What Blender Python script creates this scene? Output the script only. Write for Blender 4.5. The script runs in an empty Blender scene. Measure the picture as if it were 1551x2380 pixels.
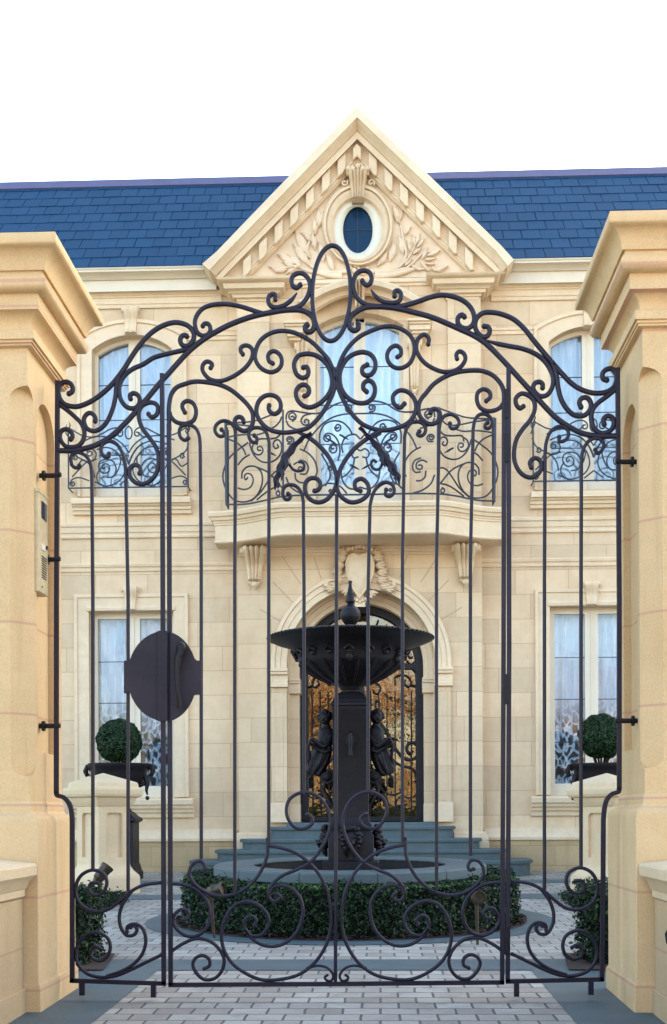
import bpy, bmesh, math, random
import numpy as np
from mathutils import Vector, Matrix
random.seed(7); rng = np.random.default_rng(7)
sc = bpy.context.scene
COL = sc.collection
R = math.radians

# ------------------------------------------------------------------ camera
# picture units: the photograph scaled to 1551 x 2379
FPX, PX, PY, W_, H_ = 2800.0, 787.0, 1895.0, 1551.0, 2379.0
CAMZ, YAW, ROLL = 0.921, 0.035, 0.005
CR = Matrix.Rotation(YAW, 3, 'Z') @ Matrix.Rotation(math.pi/2, 3, 'X') @ Matrix.Rotation(-ROLL, 3, 'Z')
CO = Vector((0, 0, CAMZ))
cam_d = bpy.data.cameras.new('camera'); cam = bpy.data.objects.new('camera', cam_d); COL.objects.link(cam)
cam.matrix_world = Matrix.Translation(CO) @ CR.to_4x4()
cam_d.sensor_fit = 'HORIZONTAL'; cam_d.sensor_width = 36; cam_d.lens = 36*FPX/W_
cam_d.shift_x = -(PX-W_/2)/W_; cam_d.shift_y = (PY-H_/2)/W_
cam_d.clip_start = 0.05; cam_d.clip_end = 3000
sc.camera = cam

def P(x, y, Y):
    """the point of the plane at distance Y that a spot of the photograph shows"""
    d = CR @ Vector(((x-PX)/FPX, -(y-PY)/FPX, -1.0))
    return CO + d*(Y/d.y)
def zp(y, Y, x=838): return P(x, y, Y).z
def xp(x, Y, y=1400): return P(x, y, Y).x
def ground_z(Y): return .02*(min(max(Y, 0), 24)-6)     # the drive climbs gently to the house

# ------------------------------------------------------------------ scene tree helpers
def thing(name, label, cat, loc=(0,0,0), group=None):
    o = bpy.data.objects.new(name, None); COL.objects.link(o); o.location = loc
    o['label'] = label; o['category'] = cat
    if group: o['group'] = group
    o.empty_display_size = .1
    return o
def tag(o, label, cat, group=None):
    o['label'] = label; o['category'] = cat
    if group: o['group'] = group
    return o
def link_mesh(name, me, mat=None, parent=None):
    o = bpy.data.objects.new(name, me); COL.objects.link(o)
    if mat:
        me.materials.clear(); me.materials.append(mat)
    if parent:
        o.parent = parent
        L = parent.location.copy(); q = parent.parent
        while q: L += q.location; q = q.parent
        o.location = -L            # meshes are written in place, the Empty marks the base
    return o

class MB:
    def __init__(s): s.v = []; s.f = []
    def add(s, vs, fs):
        n = len(s.v); s.v += [tuple(p) for p in vs]; s.f += [tuple(i+n for i in f) for f in fs]; return s
    def box(s, x0, x1, y0, y1, z0, z1):
        return s.add([(x0,y0,z0),(x1,y0,z0),(x1,y1,z0),(x0,y1,z0),(x0,y0,z1),(x1,y0,z1),(x1,y1,z1),(x0,y1,z1)],
                     [(0,3,2,1),(4,5,6,7),(0,1,5,4),(1,2,6,5),(2,3,7,6),(3,0,4,7)])
    def pbox(s, x0, y0, x1, y1, Yf, Yb):
        """box whose front face fills a rectangle of the photograph at distance Yf"""
        xm, ym = (x0+x1)/2, (y0+y1)/2
        return s.box(P(x0,ym,Yf).x, P(x1,ym,Yf).x, Yf, Yb, P(xm,y1,Yf).z, P(xm,y0,Yf).z)
    def prism(s, poly, y0, y1):
        n = len(poly); a = [(x,y0,z) for x,z in poly]; b = [(x,y1,z) for x,z in poly]
        return s.add(a+b, [tuple(range(n)), tuple(range(2*n-1, n-1, -1))] + [(i, i+n, (i+1)%n+n, (i+1)%n) for i in range(n)])
    def pprism(s, pts, Yf, Yb):
        return s.prism([(q.x,q.z) for q in (P(x,y,Yf) for x,y in pts)], Yf, Yb)
    def prism_z(s, poly, z0, z1):
        n = len(poly); a = [(x,y,z0) for x,y in poly]; b = [(x,y,z1) for x,y in poly]
        return s.add(a+b, [tuple(range(n-1,-1,-1)), tuple(range(n, 2*n))] + [(i, (i+1)%n, (i+1)%n+n, i+n) for i in range(n)])
    def prof_x(s, x0, x1, prof):
        n = len(prof); a = [(x0,y,z) for y,z in prof]; b = [(x1,y,z) for y,z in prof]
        return s.add(a+b, [tuple(range(n)), tuple(range(2*n-1, n-1, -1))] + [(i, i+n, (i+1)%n+n, (i+1)%n) for i in range(n)])
    def rings(s, rings, closed=True, cap0=True, cap1=True):
        n = len(rings[0]); m = len(rings); vs = [p for r in rings for p in r]; fs = []
        for k in range(m-1):
            for i in range(n if closed else n-1):
                j = (i+1) % n
                fs.append((k*n+i, k*n+j, (k+1)*n+j, (k+1)*n+i))
        if cap0: fs.append(tuple(range(n-1,-1,-1)))
        if cap1: fs.append(tuple(range((m-1)*n, m*n)))
        return s.add(vs, fs)
    def lathe(s, prof, cx, cy, n=48, sx=1, sy=1, ph=0):
        return s.rings([[(cx+sx*r*math.cos(2*math.pi*i/n+ph), cy+sy*r*math.sin(2*math.pi*i/n+ph), z) for i in range(n)] for r, z in prof])
    def square(s, prof, cx, cy, rot=0):
        return s.lathe([(r*math.sqrt(2), z) for r, z in prof], cx, cy, 4, ph=math.pi/4+rot)
    def ball(s, c, rx, ry=None, rz=None, nu=14, nv=8, rot=None):
        ry = ry or rx; rz = rz or rx; rs = []
        for k in range(nv+1):
            t = math.pi*(k+.02)/(nv+.04) - math.pi/2
            ring = []
            for i in range(nu):
                a = 2*math.pi*i/nu
                q = Vector((rx*math.cos(t)*math.cos(a), ry*math.cos(t)*math.sin(a), rz*math.sin(t)))
                if rot: q = rot @ q
                ring.append(tuple(Vector(c)+q))
            rs.append(ring)
        return s.rings(rs)
    def tube(s, pts, r, n=8, flat=1.0, ph=None, caps=True):
        """bar along pts; r a number or one per point; flat scales it across the view"""
        pts = [Vector(p) for p in pts]
        # drop doubles
        q = [pts[0]]; rr = [r if not hasattr(r,'__len__') else r[0]]
        for i, p in enumerate(pts[1:], 1):
            if (p-q[-1]).length > 1e-5: q.append(p); rr.append(r if not hasattr(r,'__len__') else r[i])
        pts = q
        if len(pts) < 2: return s
        T = [(pts[min(i+1,len(pts)-1)]-pts[max(i-1,0)]).normalized() for i in range(len(pts))]
        up = Vector((0,1,0)) if abs(T[0].y) < .9 else Vector((1,0,0))
        N = (up - T[0]*up.dot(T[0])).normalized(); rs = []
        if ph is None: ph = math.pi/n
        for i, p in enumerate(pts):
            N = N - T[i]*N.dot(T[i])
            if N.length < 1e-6: N = T[i].orthogonal()
            N.normalize(); B = T[i].cross(N)
            rs.append([p + N*(rr[i]*math.cos(2*math.pi*k/n+ph)*flat) + B*(rr[i]*math.sin(2*math.pi*k/n+ph)) for k in range(n)])
        return s.rings(rs, cap0=caps, cap1=caps)
    def build(s, name, mat=None, parent=None, smooth=None, bevel=0):
        me = bpy.data.meshes.new(name); me.from_pydata(s.v, [], s.f)
        bm = bmesh.new(); bm.from_mesh(me); bmesh.ops.recalc_face_normals(bm, faces=bm.faces[:]); bm.to_mesh(me); bm.free()
        me.update()
        if smooth:
            me.shade_smooth(); me.set_sharp_from_angle(angle=R(smooth))
        o = link_mesh(name, me, mat, parent)
        if bevel:
            b = o.modifiers.new('bevel', 'BEVEL'); b.width = bevel; b.segments = 2; b.limit_method = 'ANGLE'; b.angle_limit = R(40)
        return o

def boolean(body, cutters):
    """body MB minus cutter MBs -> mesh data"""
    me = bpy.data.meshes.new('body'); me.from_pydata(body.v, [], body.f)
    bm = bmesh.new(); bm.from_mesh(me); bmesh.ops.recalc_face_normals(bm, faces=bm.faces[:]); bm.to_mesh(me); bm.free()
    ob = bpy.data.objects.new('body', me); COL.objects.link(ob); cs = []
    for c in cutters:
        m2 = bpy.data.meshes.new('cut'); m2.from_pydata(c.v, [], c.f)
        bm = bmesh.new(); bm.from_mesh(m2); bmesh.ops.recalc_face_normals(bm, faces=bm.faces[:]); bm.to_mesh(m2); bm.free()
        co = bpy.data.objects.new('cut', m2); COL.objects.link(co); cs.append(co)
        md = ob.modifiers.new('b', 'BOOLEAN'); md.operation = 'DIFFERENCE'; md.object = co; md.solver = 'EXACT'
    dg = bpy.context.evaluated_depsgraph_get(); dg.update()
    out = bpy.data.meshes.new_from_object(ob.evaluated_get(dg))
    for c in cs: bpy.data.objects.remove(c)
    bpy.data.objects.remove(ob)
    return out

def skin_mesh(verts, edges, radii, sub=2):
    me = bpy.data.meshes.new('skin'); me.from_pydata(verts, edges, [])
    ob = bpy.data.objects.new('skin', me); COL.objects.link(ob)
    ob.modifiers.new('s', 'SKIN'); 
    sd = ob.modifiers.new('u', 'SUBSURF'); sd.levels = sub; sd.render_levels = sub
    if not me.skin_vertices:
        bm = bmesh.new(); bm.from_mesh(me); bm.verts.layers.skin.verify(); bm.to_mesh(me); bm.free()
    for i, r in enumerate(radii):
        sv = me.skin_vertices[0].data[i]
        sv.radius = r if hasattr(r,'__len__') else (r, r)
        sv.use_root = (i == 0)
    dg = bpy.context.evaluated_depsgraph_get(); dg.update()
    out = bpy.data.meshes.new_from_object(ob.evaluated_get(dg))
    bpy.data.objects.remove(ob)
    out.shade_smooth()
    return out

def spline(pts, seg=6):
    """centripetal Catmull-Rom through 2D or 3D points"""
    p = [np.array(q, float) for q in pts]
    if len(p) < 3: return [tuple(q) for q in p]
    p = [2*p[0]-p[1]] + p + [2*p[-1]-p[-2]]; out = []
    for i in range(1, len(p)-2):
        p0, p1, p2, p3 = p[i-1:i+3]
        t0 = 0; t1 = t0+max(np.linalg.norm(p1-p0),1e-6)**.5; t2 = t1+max(np.linalg.norm(p2-p1),1e-6)**.5; t3 = t2+max(np.linalg.norm(p3-p2),1e-6)**.5
        for k in range(seg):
            t = t1+(t2-t1)*k/seg
            A1 = (t1-t)/(t1-t0)*p0+(t-t0)/(t1-t0)*p1; A2 = (t2-t)/(t2-t1)*p1+(t-t1)/(t2-t1)*p2; A3 = (t3-t)/(t3-t2)*p2+(t-t2)/(t3-t2)*p3
            B1 = (t2-t)/(t2-t0)*A1+(t-t0)/(t2-t0)*A2; B2 = (t3-t)/(t3-t1)*A2+(t-t1)/(t3-t1)*A3
            out.append(tuple((t2-t)/(t2-t1)*B1+(t-t1)/(t2-t1)*B2))
    out.append(tuple(p[-2])); return out
def spiral(cx, cy, r0, r1, a0, a1, n=28):
    """picture-plane spiral, angles in degrees, y down"""
    return [(cx+(r0+(r1-r0)*t)*math.cos(R(a0+(a1-a0)*t)), cy+(r0+(r1-r0)*t)*math.sin(R(a0+(a1-a0)*t))) for t in [i/(n-1) for i in range(n)]]
def arc(cx, cy, rx, ry, a0, a1, n=24): 
    return [(cx+rx*math.cos(R(a0+(a1-a0)*i/(n-1))), cy+ry*math.sin(R(a0+(a1-a0)*i/(n-1)))) for i in range(n)]

def scatter(name, pts, nrm, size, mat, parent=None, jitter=.9, aspect=.5):
    """many small leaf faces in one mesh: each a folded rhombus"""
    n = len(pts); pts = np.asarray(pts); nrm = np.asarray(nrm)
    d = nrm + jitter*rng.normal(size=(n,3)); d /= np.linalg.norm(d,axis=1)[:,None]
    t = rng.normal(size=(n,3)); t -= d*(t*d).sum(1)[:,None]; t /= np.linalg.norm(t,axis=1)[:,None]
    b = np.cross(d, t); s = size*(.6+.8*rng.random(n))[:,None]
    v = np.stack([pts-t*s*.5, pts+b*s*aspect*.5+d*s*.12, pts+t*s*.5, pts-b*s*aspect*.5+d*s*.12], 1).reshape(-1,3)
    me = bpy.data.meshes.new(name)
    me.vertices.add(4*n); me.vertices.foreach_set('co', v.ravel())
    me.loops.add(4*n); me.loops.foreach_set('vertex_index', np.arange(4*n))
    me.polygons.add(n); me.polygons.foreach_set('loop_start', np.arange(n)*4)
    me.update(calc_edges=True); me.validate()
    return link_mesh(name, me, mat, parent)

# ------------------------------------------------------------------ materials
class NT:
    def __init__(s, name):
        s.m = bpy.data.materials.new(name); s.m.use_nodes = True; s.t = s.m.node_tree
        s.b = s.t.nodes['Principled BSDF']; s.out = s.t.nodes['Material Output']
    def n(s, kind, **kw):
        x = s.t.nodes.new(kind)
        for k, v in kw.items():
            if k.startswith('i_'): x.inputs[k[2:].replace('_',' ')].default_value = v
            else: setattr(x, k, v)
        return x
    def l(s, a, b): s.t.links.new(a, b); return s
    def coord(s): return s.n('ShaderNodeTexCoord').outputs['Object']
    def noise(s, scale, detail=3, rough=.55, vec=None, dist=0):
        x = s.n('ShaderNodeTexNoise'); x.inputs['Scale'].default_value = scale; x.inputs['Detail'].default_value = detail
        x.inputs['Roughness'].default_value = rough; x.inputs['Distortion'].default_value = dist
        s.l(vec or s.coord(), x.inputs['Vector']); return x.outputs['Fac']
    def ramp(s, fac, stops):
        x = s.n('ShaderNodeValToRGB'); e = x.color_ramp.elements
        while len(e) < len(stops): e.new(.5)
        for i, (p, c) in enumerate(stops): e[i].position = p; e[i].color = (*c, 1) if len(c) == 3 else c
        s.l(fac, x.inputs['Fac']); return x.outputs['Color']
    def mix(s, fac, a, b, mode='MIX'):
        x = s.n('ShaderNodeMix', data_type='RGBA', blend_type=mode)
        if hasattr(fac,'node'): s.l(fac, x.inputs[0])
        else: x.inputs[0].default_value = fac
        for v, i in ((a, 6), (b, 7)):
            if hasattr(v,'node'): s.l(v, x.inputs[i])
            else: x.inputs[i].default_value = (*v, 1)
        return x.outputs[2]
    def math(s, op, a, b=None, c=None):
        x = s.n('ShaderNodeMath', operation=op)
        for i, v in enumerate((a, b, c)):
            if v is None: continue
            if hasattr(v,'node'): s.l(v, x.inputs[i])
            else: x.inputs[i].default_value = v
        return x.outputs[0]
    def bump(s, h, strength=.3, dist=.01, normal=None):
        x = s.n('ShaderNodeBump'); x.inputs['Strength'].default_value = strength; x.inputs['Distance'].default_value = dist
        s.l(h, x.inputs['Height'])
        if normal: s.l(normal, x.inputs['Normal'])
        s.l(x.outputs[0], s.b.inputs['Normal']); return x.outputs[0]
    def fin(s, col=None, rough=.8, metal=0, spec=None):
        if col is not None:
            if hasattr(col,'node'): s.l(col, s.b.inputs['Base Color'])
            else: s.b.inputs['Base Color'].default_value = (*col, 1)
        if hasattr(rough,'node'): s.l(rough, s.b.inputs['Roughness'])
        else: s.b.inputs['Roughness'].default_value = rough
        s.b.inputs['Metallic'].default_value = metal
        if spec is not None: s.b.inputs['Specular IOR Level'].default_value = spec
        return s.m

def stone(name, base, brick=None, mortar=None, grain=.25, zlines=None, linecol=(.42,.22,.16), rough=.85, stain=.5):
    t = NT(name); co = t.coord()
    big = t.noise(.9, 4, .6); mid = t.noise(9, 4, .65); fine = t.noise(140, 2, .6)
    sep = t.n('ShaderNodeSeparateXYZ'); t.l(co, sep.inputs[0])
    dk = tuple(c*.86*(1,.96,.9)[i] for i, c in enumerate(base)); lt = tuple(min(1,c*1.1) for c in base)
    col = t.ramp(big, [(.32, dk), (.5, base), (.7, lt)])
    # bedding streaks of sandstone
    mp = t.n('ShaderNodeMapping'); mp.inputs['Scale'].default_value = (1.2, 1.2, 14); t.l(co, mp.inputs[0])
    st = t.noise(1.6, 4, .6, mp.outputs[0])
    col = t.mix(t.math('MULTIPLY', t.ramp(st, [(.5,(0,0,0)),(.75,(1,1,1))]), .3), col, tuple(c*.86 for c in base))
    col = t.mix(t.math('MULTIPLY', t.ramp(mid, [(.35,(1,1,1)),(.6,(0,0,0))]), .30), col, (base[0]*.8, base[1]*.72, base[2]*.6))
    col = t.mix(grain, col, t.ramp(fine, [(.3, tuple(c*.7 for c in base)), (.6, tuple(min(1,c*1.15) for c in base))]))
    # rain streaks running down
    mp2 = t.n('ShaderNodeMapping'); mp2.inputs['Scale'].default_value = (7, 7, .5); t.l(co, mp2.inputs[0])
    rs = t.noise(1.3, 5, .7, mp2.outputs[0])
    col = t.mix(t.math('MULTIPLY', t.ramp(rs, [(.56,(0,0,0)),(.8,(1,1,1))]), stain*.6), col, (base[0]*.62, base[1]*.58, base[2]*.52))
    h = t.math('ADD', t.math('MULTIPLY', fine, .25), t.math('MULTIPLY', mid, .6))
    if brick:
        cv = t.n('ShaderNodeCombineXYZ'); t.l(sep.outputs[0], cv.inputs[0]); t.l(t.math('ADD', sep.outputs[2], brick[2]), cv.inputs[1])
        br = t.n('ShaderNodeTexBrick'); br.inputs['Scale'].default_value = 1; br.inputs['Brick Width'].default_value = brick[0]; br.inputs['Row Height'].default_value = brick[1]
        br.inputs['Mortar Size'].default_value = .0045; br.inputs['Mortar Smooth'].default_value = .3; br.inputs['Bias'].default_value = 0
        br.inputs['Color1'].default_value = (.85,.83,.81,1); br.inputs['Color2'].default_value = (1.06,1.03,1,1); br.inputs['Mortar'].default_value = (1,1,1,1)
        br.offset = .43; br.offset_frequency = 2; br.squash = .7; br.squash_frequency = 3
        t.l(cv.outputs[0], br.inputs['Vector'])
        col = t.mix(1, col, br.outputs['Color'], 'MULTIPLY')
        col = t.mix(t.math('MULTIPLY', br.outputs['Fac'], .75), col, mortar or (base[0]*.62, base[1]*.48, base[2]*.42))
        h = t.math('SUBTRACT', h, t.math('MULTIPLY', br.outputs['Fac'], .9))
    if zlines:
        tot = None
        for z, w in zlines:
            wob = t.math('ADD', sep.outputs[2], t.math('MULTIPLY', t.math('SUBTRACT', mid, .5), .006))
            c = t.math('COMPARE', wob, z, w); tot = c if tot is None else t.math('MAXIMUM', tot, c)
        col = t.mix(t.math('MULTIPLY', tot, .55), col, linecol); h = t.math('SUBTRACT', h, t.math('MULTIPLY', tot, .5))
    t.bump(h, .35, .006)
    return t.fin(col, rough, spec=.25)
# ------------------------------------------------------------------ the materials of this place
HB = (.70, .528, .345)       # house limestone
M = {}
M['ashlar'] = stone('ashlar limestone', HB, brick=(.98, .318, .04), grain=.14, stain=.55)
M['dressed'] = stone('dressed limestone', (.725, .555, .372), grain=.1, stain=.35)
M['tympanum'] = stone('pale carved limestone', (.75,.575,.40), grain=.1, stain=.25)
M['rough'] = stone('rock faced base stone', (.50,.36,.20), brick=(.75,.26,.0), grain=.35, stain=.9)
GB = (.64, .435, .225)       # gate pier sandstone
def pillar_mat(name, dz):
    zs = [.44*k+.06+dz for k in range(0, 8)]
    return stone(name, GB, grain=.34, zlines=[(z, .006) for z in zs] + [(3.455+dz-.056, .009), (3.355+dz-.056, .006)], linecol=(.50,.235,.165), stain=.9)
M['pillar_r'] = pillar_mat('pier sandstone', .056); M['pillar_l'] = pillar_mat('pier sandstone lower', .038)
M['coping'] = stone('weathered coping stone', (.70,.53,.33), grain=.3, stain=.3)
M['wingwall'] = stone('wing wall sandstone', (.55,.39,.22), grain=.35, zlines=[(.30,.005),(-.05,.006)], linecol=(.45,.22,.16))

t = NT('painted wrought iron'); nz = t.noise(60, 3, .6); n2 = t.noise(6, 3)
c = t.ramp(n2, [(.3,(.0075,.0058,.0150)),(.7,(.0130,.0100,.0235))]); t.bump(nz, .25, .003)
M['iron'] = t.fin(c, .45, spec=.32)
t = NT('painted plate steel'); nz = t.noise(90, 3, .6); n2 = t.noise(5, 4)
c = t.ramp(n2, [(.3,(.015,.0115,.018)),(.7,(.027,.020,.027))]); t.bump(nz, .3, .002)
M['plate'] = t.fin(c, .55, spec=.25)
t = NT('black cast iron'); nz = t.noise(45, 4, .65); n2 = t.noise(9, 4, .7)
c = t.ramp(n2, [(.3,(.0060,.0046,.0062)),(.62,(.0105,.0080,.0105)),(.8,(.024,.015,.012))]); t.bump(nz, .5, .006)
M['cast'] = t.fin(c, .5, spec=.28)
t = NT('slim balcony iron'); M['rail'] = t.fin((.013,.018,.034), .4)
t = NT('cream painted timber'); n2 = t.noise(3, 3)
M['timber'] = t.fin(t.ramp(n2, [(.3,(.66,.55,.40)),(.7,(.72,.61,.46))]), .45)
t = NT('white painted timber'); M['white'] = t.fin((.66,.60,.47), .45)
t = NT('brass plate'); n2 = t.noise(30, 3); M['brass'] = t.fin(t.ramp(n2, [(.3,(.46,.36,.20)),(.7,(.56,.45,.27))]), .55, metal=.25)
t = NT('dark screen'); M['screen'] = t.fin((.03,.035,.05), .12)
t = NT('bronze lamp'); n2 = t.noise(25, 3); M['bronze'] = t.fin(t.ramp(n2, [(.3,(.030,.022,.015)),(.7,(.07,.050,.032))]), .42, metal=.5)

# slate: real overlapping slates, each tinted by its own island
t = NT('blue slate'); g = t.n('ShaderNodeNewGeometry').outputs['Random Per Island']; n2 = t.noise(14, 4, .65); n3 = t.noise(1.2, 3)
c = t.ramp(g, [(0,(.0044,.039,.088)),(.5,(.0052,.043,.095)),(1,(.0064,.048,.104))])
c = t.mix(t.math('MULTIPLY', t.ramp(n2, [(.4,(0,0,0)),(.7,(1,1,1))]), .3), c, (.008,.045,.094)); t.bump(n2, .3, .004)
M['slate'] = t.fin(c, .7, spec=.2)
t = NT('zinc ridge'); n2 = t.noise(5, 4); M['ridge'] = t.fin(t.ramp(n2, [(.3,(.058,.052,.112)),(.7,(.085,.068,.135))]), .5)

def glass(name, wav, refl=1.0, ior=1.65, tint=(.9,.95,1), bronze=(1,1,1)):
    t = NT(name); nt = t.t
    tr = t.n('ShaderNodeBsdfTransparent'); tr.inputs[0].default_value = (*tint, 1)
    gl = t.n('ShaderNodeBsdfGlossy'); gl.inputs['Roughness'].default_value = .012; gl.inputs['Color'].default_value = (*bronze, 1)  # this colour tints the reflection itself
    fr = t.n('ShaderNodeFresnel'); fr.inputs['IOR'].default_value = ior
    mx = t.n('ShaderNodeMixShader'); bp = t.n('ShaderNodeBump'); bp.inputs['Strength'].default_value = wav; bp.inputs['Distance'].default_value = .02
    t.l(t.noise(2.6, 3, .6), bp.inputs['Height']); t.l(bp.outputs[0], gl.inputs['Normal'])
    t.l(t.math('MULTIPLY', fr.outputs[0], refl), mx.inputs[0]); t.l(tr.outputs[0], mx.inputs[1]); t.l(gl.outputs[0], mx.inputs[2])
    t.l(mx.outputs[0], t.out.inputs['Surface']); nt.nodes.remove(t.b)
    return t.m
M['glass'] = glass('window glass', .10, 1.6, 1.8); M['glass_low'] = glass('rippled old glass', .30, .75, 1.8); M['glass_door'] = glass('warmed reflection door glass', .20, 1.9, 1.8, (.25,.2,.15), (1,.80,.58))  # door glass: warm tone put into its reflection
t = NT('pane painted sky blue'); M['oval'] = t.fin((.005,.026,.062), .15, spec=.16)  # blue of the reflected sky put into the base colour

def curtain(name, base, lace):
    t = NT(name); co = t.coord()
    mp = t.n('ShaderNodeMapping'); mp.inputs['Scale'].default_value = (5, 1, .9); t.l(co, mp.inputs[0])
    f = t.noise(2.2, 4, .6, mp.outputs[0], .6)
    c = t.ramp(f, [(.33, tuple(b*k for b, k in zip(base,(.72,.82,.90)))), (.52, base), (.66, (.93,.96,.98))])  # pale fold streaks and the glass's blue reflection put into the cloth colour
    tr = t.n('ShaderNodeBsdfTransparent'); mx = t.n('ShaderNodeMixShader')
    if lace:
        v = t.n('ShaderNodeTexVoronoi', feature='DISTANCE_TO_EDGE'); v.inputs['Scale'].default_value = 7
        nz = t.noise(5, 3); vv = t.n('ShaderNodeVectorMath', operation='ADD'); sc3 = t.n('ShaderNodeVectorMath', operation='SCALE'); sc3.inputs[3].default_value = .25
        nn = t.n('ShaderNodeTexNoise'); nn.inputs['Scale'].default_value = 4; t.l(co, nn.inputs[0]); t.l(nn.outputs['Color'], sc3.inputs[0])
        t.l(co, vv.inputs[0]); t.l(sc3.outputs[0], vv.inputs[1]); t.l(vv.outputs[0], v.inputs['Vector'])
        hole = t.ramp(v.outputs['Distance'], [(.05,(0,0,0)),(.16,(1,1,1))])
        sp = t.n('ShaderNodeSeparateXYZ'); t.l(co, sp.inputs[0])
        low = t.ramp(t.math('ADD', t.math('MULTIPLY', sp.outputs[2], -.42), t.math('ADD', 1.28, t.math('MULTIPLY', nz, .25))), [(.35,(0,0,0)),(.6,(1,1,1))])
        fac = t.math('MULTIPLY', t.math('MULTIPLY', hole, low), .85)
        fac = t.math('ADD', fac, .05)
    else:
        fac = t.math('ADD', .04, t.math('MULTIPLY', f, .12))
    t.b.inputs['Roughness'].default_value = .9; t.l(c, t.b.inputs['Base Color'])
    t.l(fac, mx.inputs[0]); t.l(t.b.outputs[0], mx.inputs[1]); t.l(tr.outputs[0], mx.inputs[2]); t.l(mx.outputs[0], t.out.inputs['Surface'])
    return t.m
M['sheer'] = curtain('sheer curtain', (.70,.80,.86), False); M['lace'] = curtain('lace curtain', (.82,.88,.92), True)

# ground
t = NT('pale paving bricks'); co = t.coord(); br = t.n('ShaderNodeTexBrick')
br.inputs['Scale'].default_value = 1; br.inputs['Brick Width'].default_value = .178; br.inputs['Row Height'].default_value = .152; br.inputs['Mortar Size'].default_value = .0075; br.inputs['Mortar Smooth'].default_value = .5
br.inputs['Color1'].default_value = (0,0,0,1); br.inputs['Color2'].default_value = (1,1,1,1); br.inputs['Bias'].default_value = 0; br.inputs['Mortar'].default_value = (.5,.5,.5,1)
nz3 = t.n('ShaderNodeTexNoise'); nz3.inputs['Scale'].default_value = 9; t.l(co, nz3.inputs[0]); sc3 = t.n('ShaderNodeVectorMath', operation='SCALE'); sc3.inputs[3].default_value = .012; t.l(nz3.outputs['Color'], sc3.inputs[0])
ad = t.n('ShaderNodeVectorMath', operation='ADD'); t.l(co, ad.inputs[0]); t.l(sc3.outputs[0], ad.inputs[1]); t.l(ad.outputs[0], br.inputs['Vector'])
bc = t.ramp(br.outputs['Color'], [(0,(.225,.185,.145)),(.25,(.325,.285,.23)),(.65,(.39,.355,.29)),(1,(.46,.43,.36))])
fine = t.noise(130, 3, .7); mid = t.noise(7, 4, .65)
bc = t.mix(.3, bc, t.ramp(fine, [(.3,(.21,.195,.16)),(.65,(.46,.435,.37))]))
bc = t.mix(t.math('MULTIPLY', t.ramp(mid, [(.45,(0,0,0)),(.7,(1,1,1))]), .55), bc, (.235,.20,.165))
sepn = t.n('ShaderNodeSeparateXYZ'); t.l(co, sepn.inputs[0])
bc = t.mix(t.math('MULTIPLY', br.outputs['Fac'], .9), bc, (.085,.08,.078))
t.bump(t.math('SUBTRACT', t.math('MULTIPLY', fine, .2), br.outputs['Fac']), .6, .008)
M['pavers'] = t.fin(bc, .8, spec=.3)
t = NT('bluestone'); n1 = t.noise(4, 5, .65); n2 = t.noise(120, 2)
c = t.ramp(n1, [(.3,(.062,.090,.096)),(.55,(.081,.112,.119)),(.75,(.105,.136,.143))]); c = t.mix(.25, c, t.ramp(n2, [(.3,(.052,.078,.08)),(.7,(.122,.16,.162))])); t.bump(n2, .25, .004)
M['bluestone'] = t.fin(c, .6, spec=.35)
t = NT('street asphalt'); n1 = t.noise(90, 3); M['bounce_paving'] = t.fin(t.ramp(n1, [(.3,(.40,.36,.30)),(.7,(.50,.46,.40))]), .85)  # street paled to bounce warm sunlight onto house and piers
t = NT('lawn ground'); n1 = t.noise(2, 4); M['earth'] = t.fin(t.ramp(n1, [(.3,(.05,.07,.025)),(.7,(.09,.10,.04))]), .9)
t = NT('bark mulch'); n1 = t.noise(50, 4, .7); M['mulch'] = t.fin(t.ramp(n1, [(.3,(.018,.011,.007)),(.7,(.07,.038,.022))]), .9)
t = NT('still dark water'); M['water'] = t.fin((.004,.005,.006), .06, spec=.3); t.bump(t.noise(8, 2), .05, .01)

def leaf(name, stops, rough=.5):
    t = NT(name); g = t.n('ShaderNodeNewGeometry').outputs['Random Per Island']
    c = t.ramp(g, stops)
    M2 = t.fin(c, rough, spec=.35); return M2
M['box'] = leaf('box hedge leaves', [(0,(.003,.010,.003)),(.5,(.006,.022,.005)),(.85,(.013,.043,.008)),(1,(.034,.085,.014))])
M['topiary'] = leaf('topiary leaves', [(0,(.004,.016,.003)),(.6,(.009,.033,.006)),(1,(.020,.060,.011))])
M['shoots'] = leaf('young box shoots', [(0,(.03,.085,.012)),(.6,(.06,.15,.022)),(1,(.10,.20,.035))])
M['core'] = leaf('dark hedge core', [(0,(.006,.010,.005)),(1,(.006,.010,.005))], .9)  # solid dark core added inside the leaves to stop views through
M['autumn'] = leaf('autumn leaves', [(0,(.40,.11,.035)),(.3,(.50,.24,.06)),(.55,(.50,.36,.14)),(.75,(.10,.07,.025)),(1,(.03,.03,.015))])
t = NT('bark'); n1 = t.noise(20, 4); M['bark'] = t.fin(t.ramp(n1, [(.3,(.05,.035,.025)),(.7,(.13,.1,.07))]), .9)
M['redbrick'] = stone('warm pale brick', (.40,.33,.26), brick=(.23,.076,0), mortar=(.4,.34,.28))
M['rooftile'] = stone('grey roof tiles', (.16,.14,.13), grain=.3)
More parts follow.
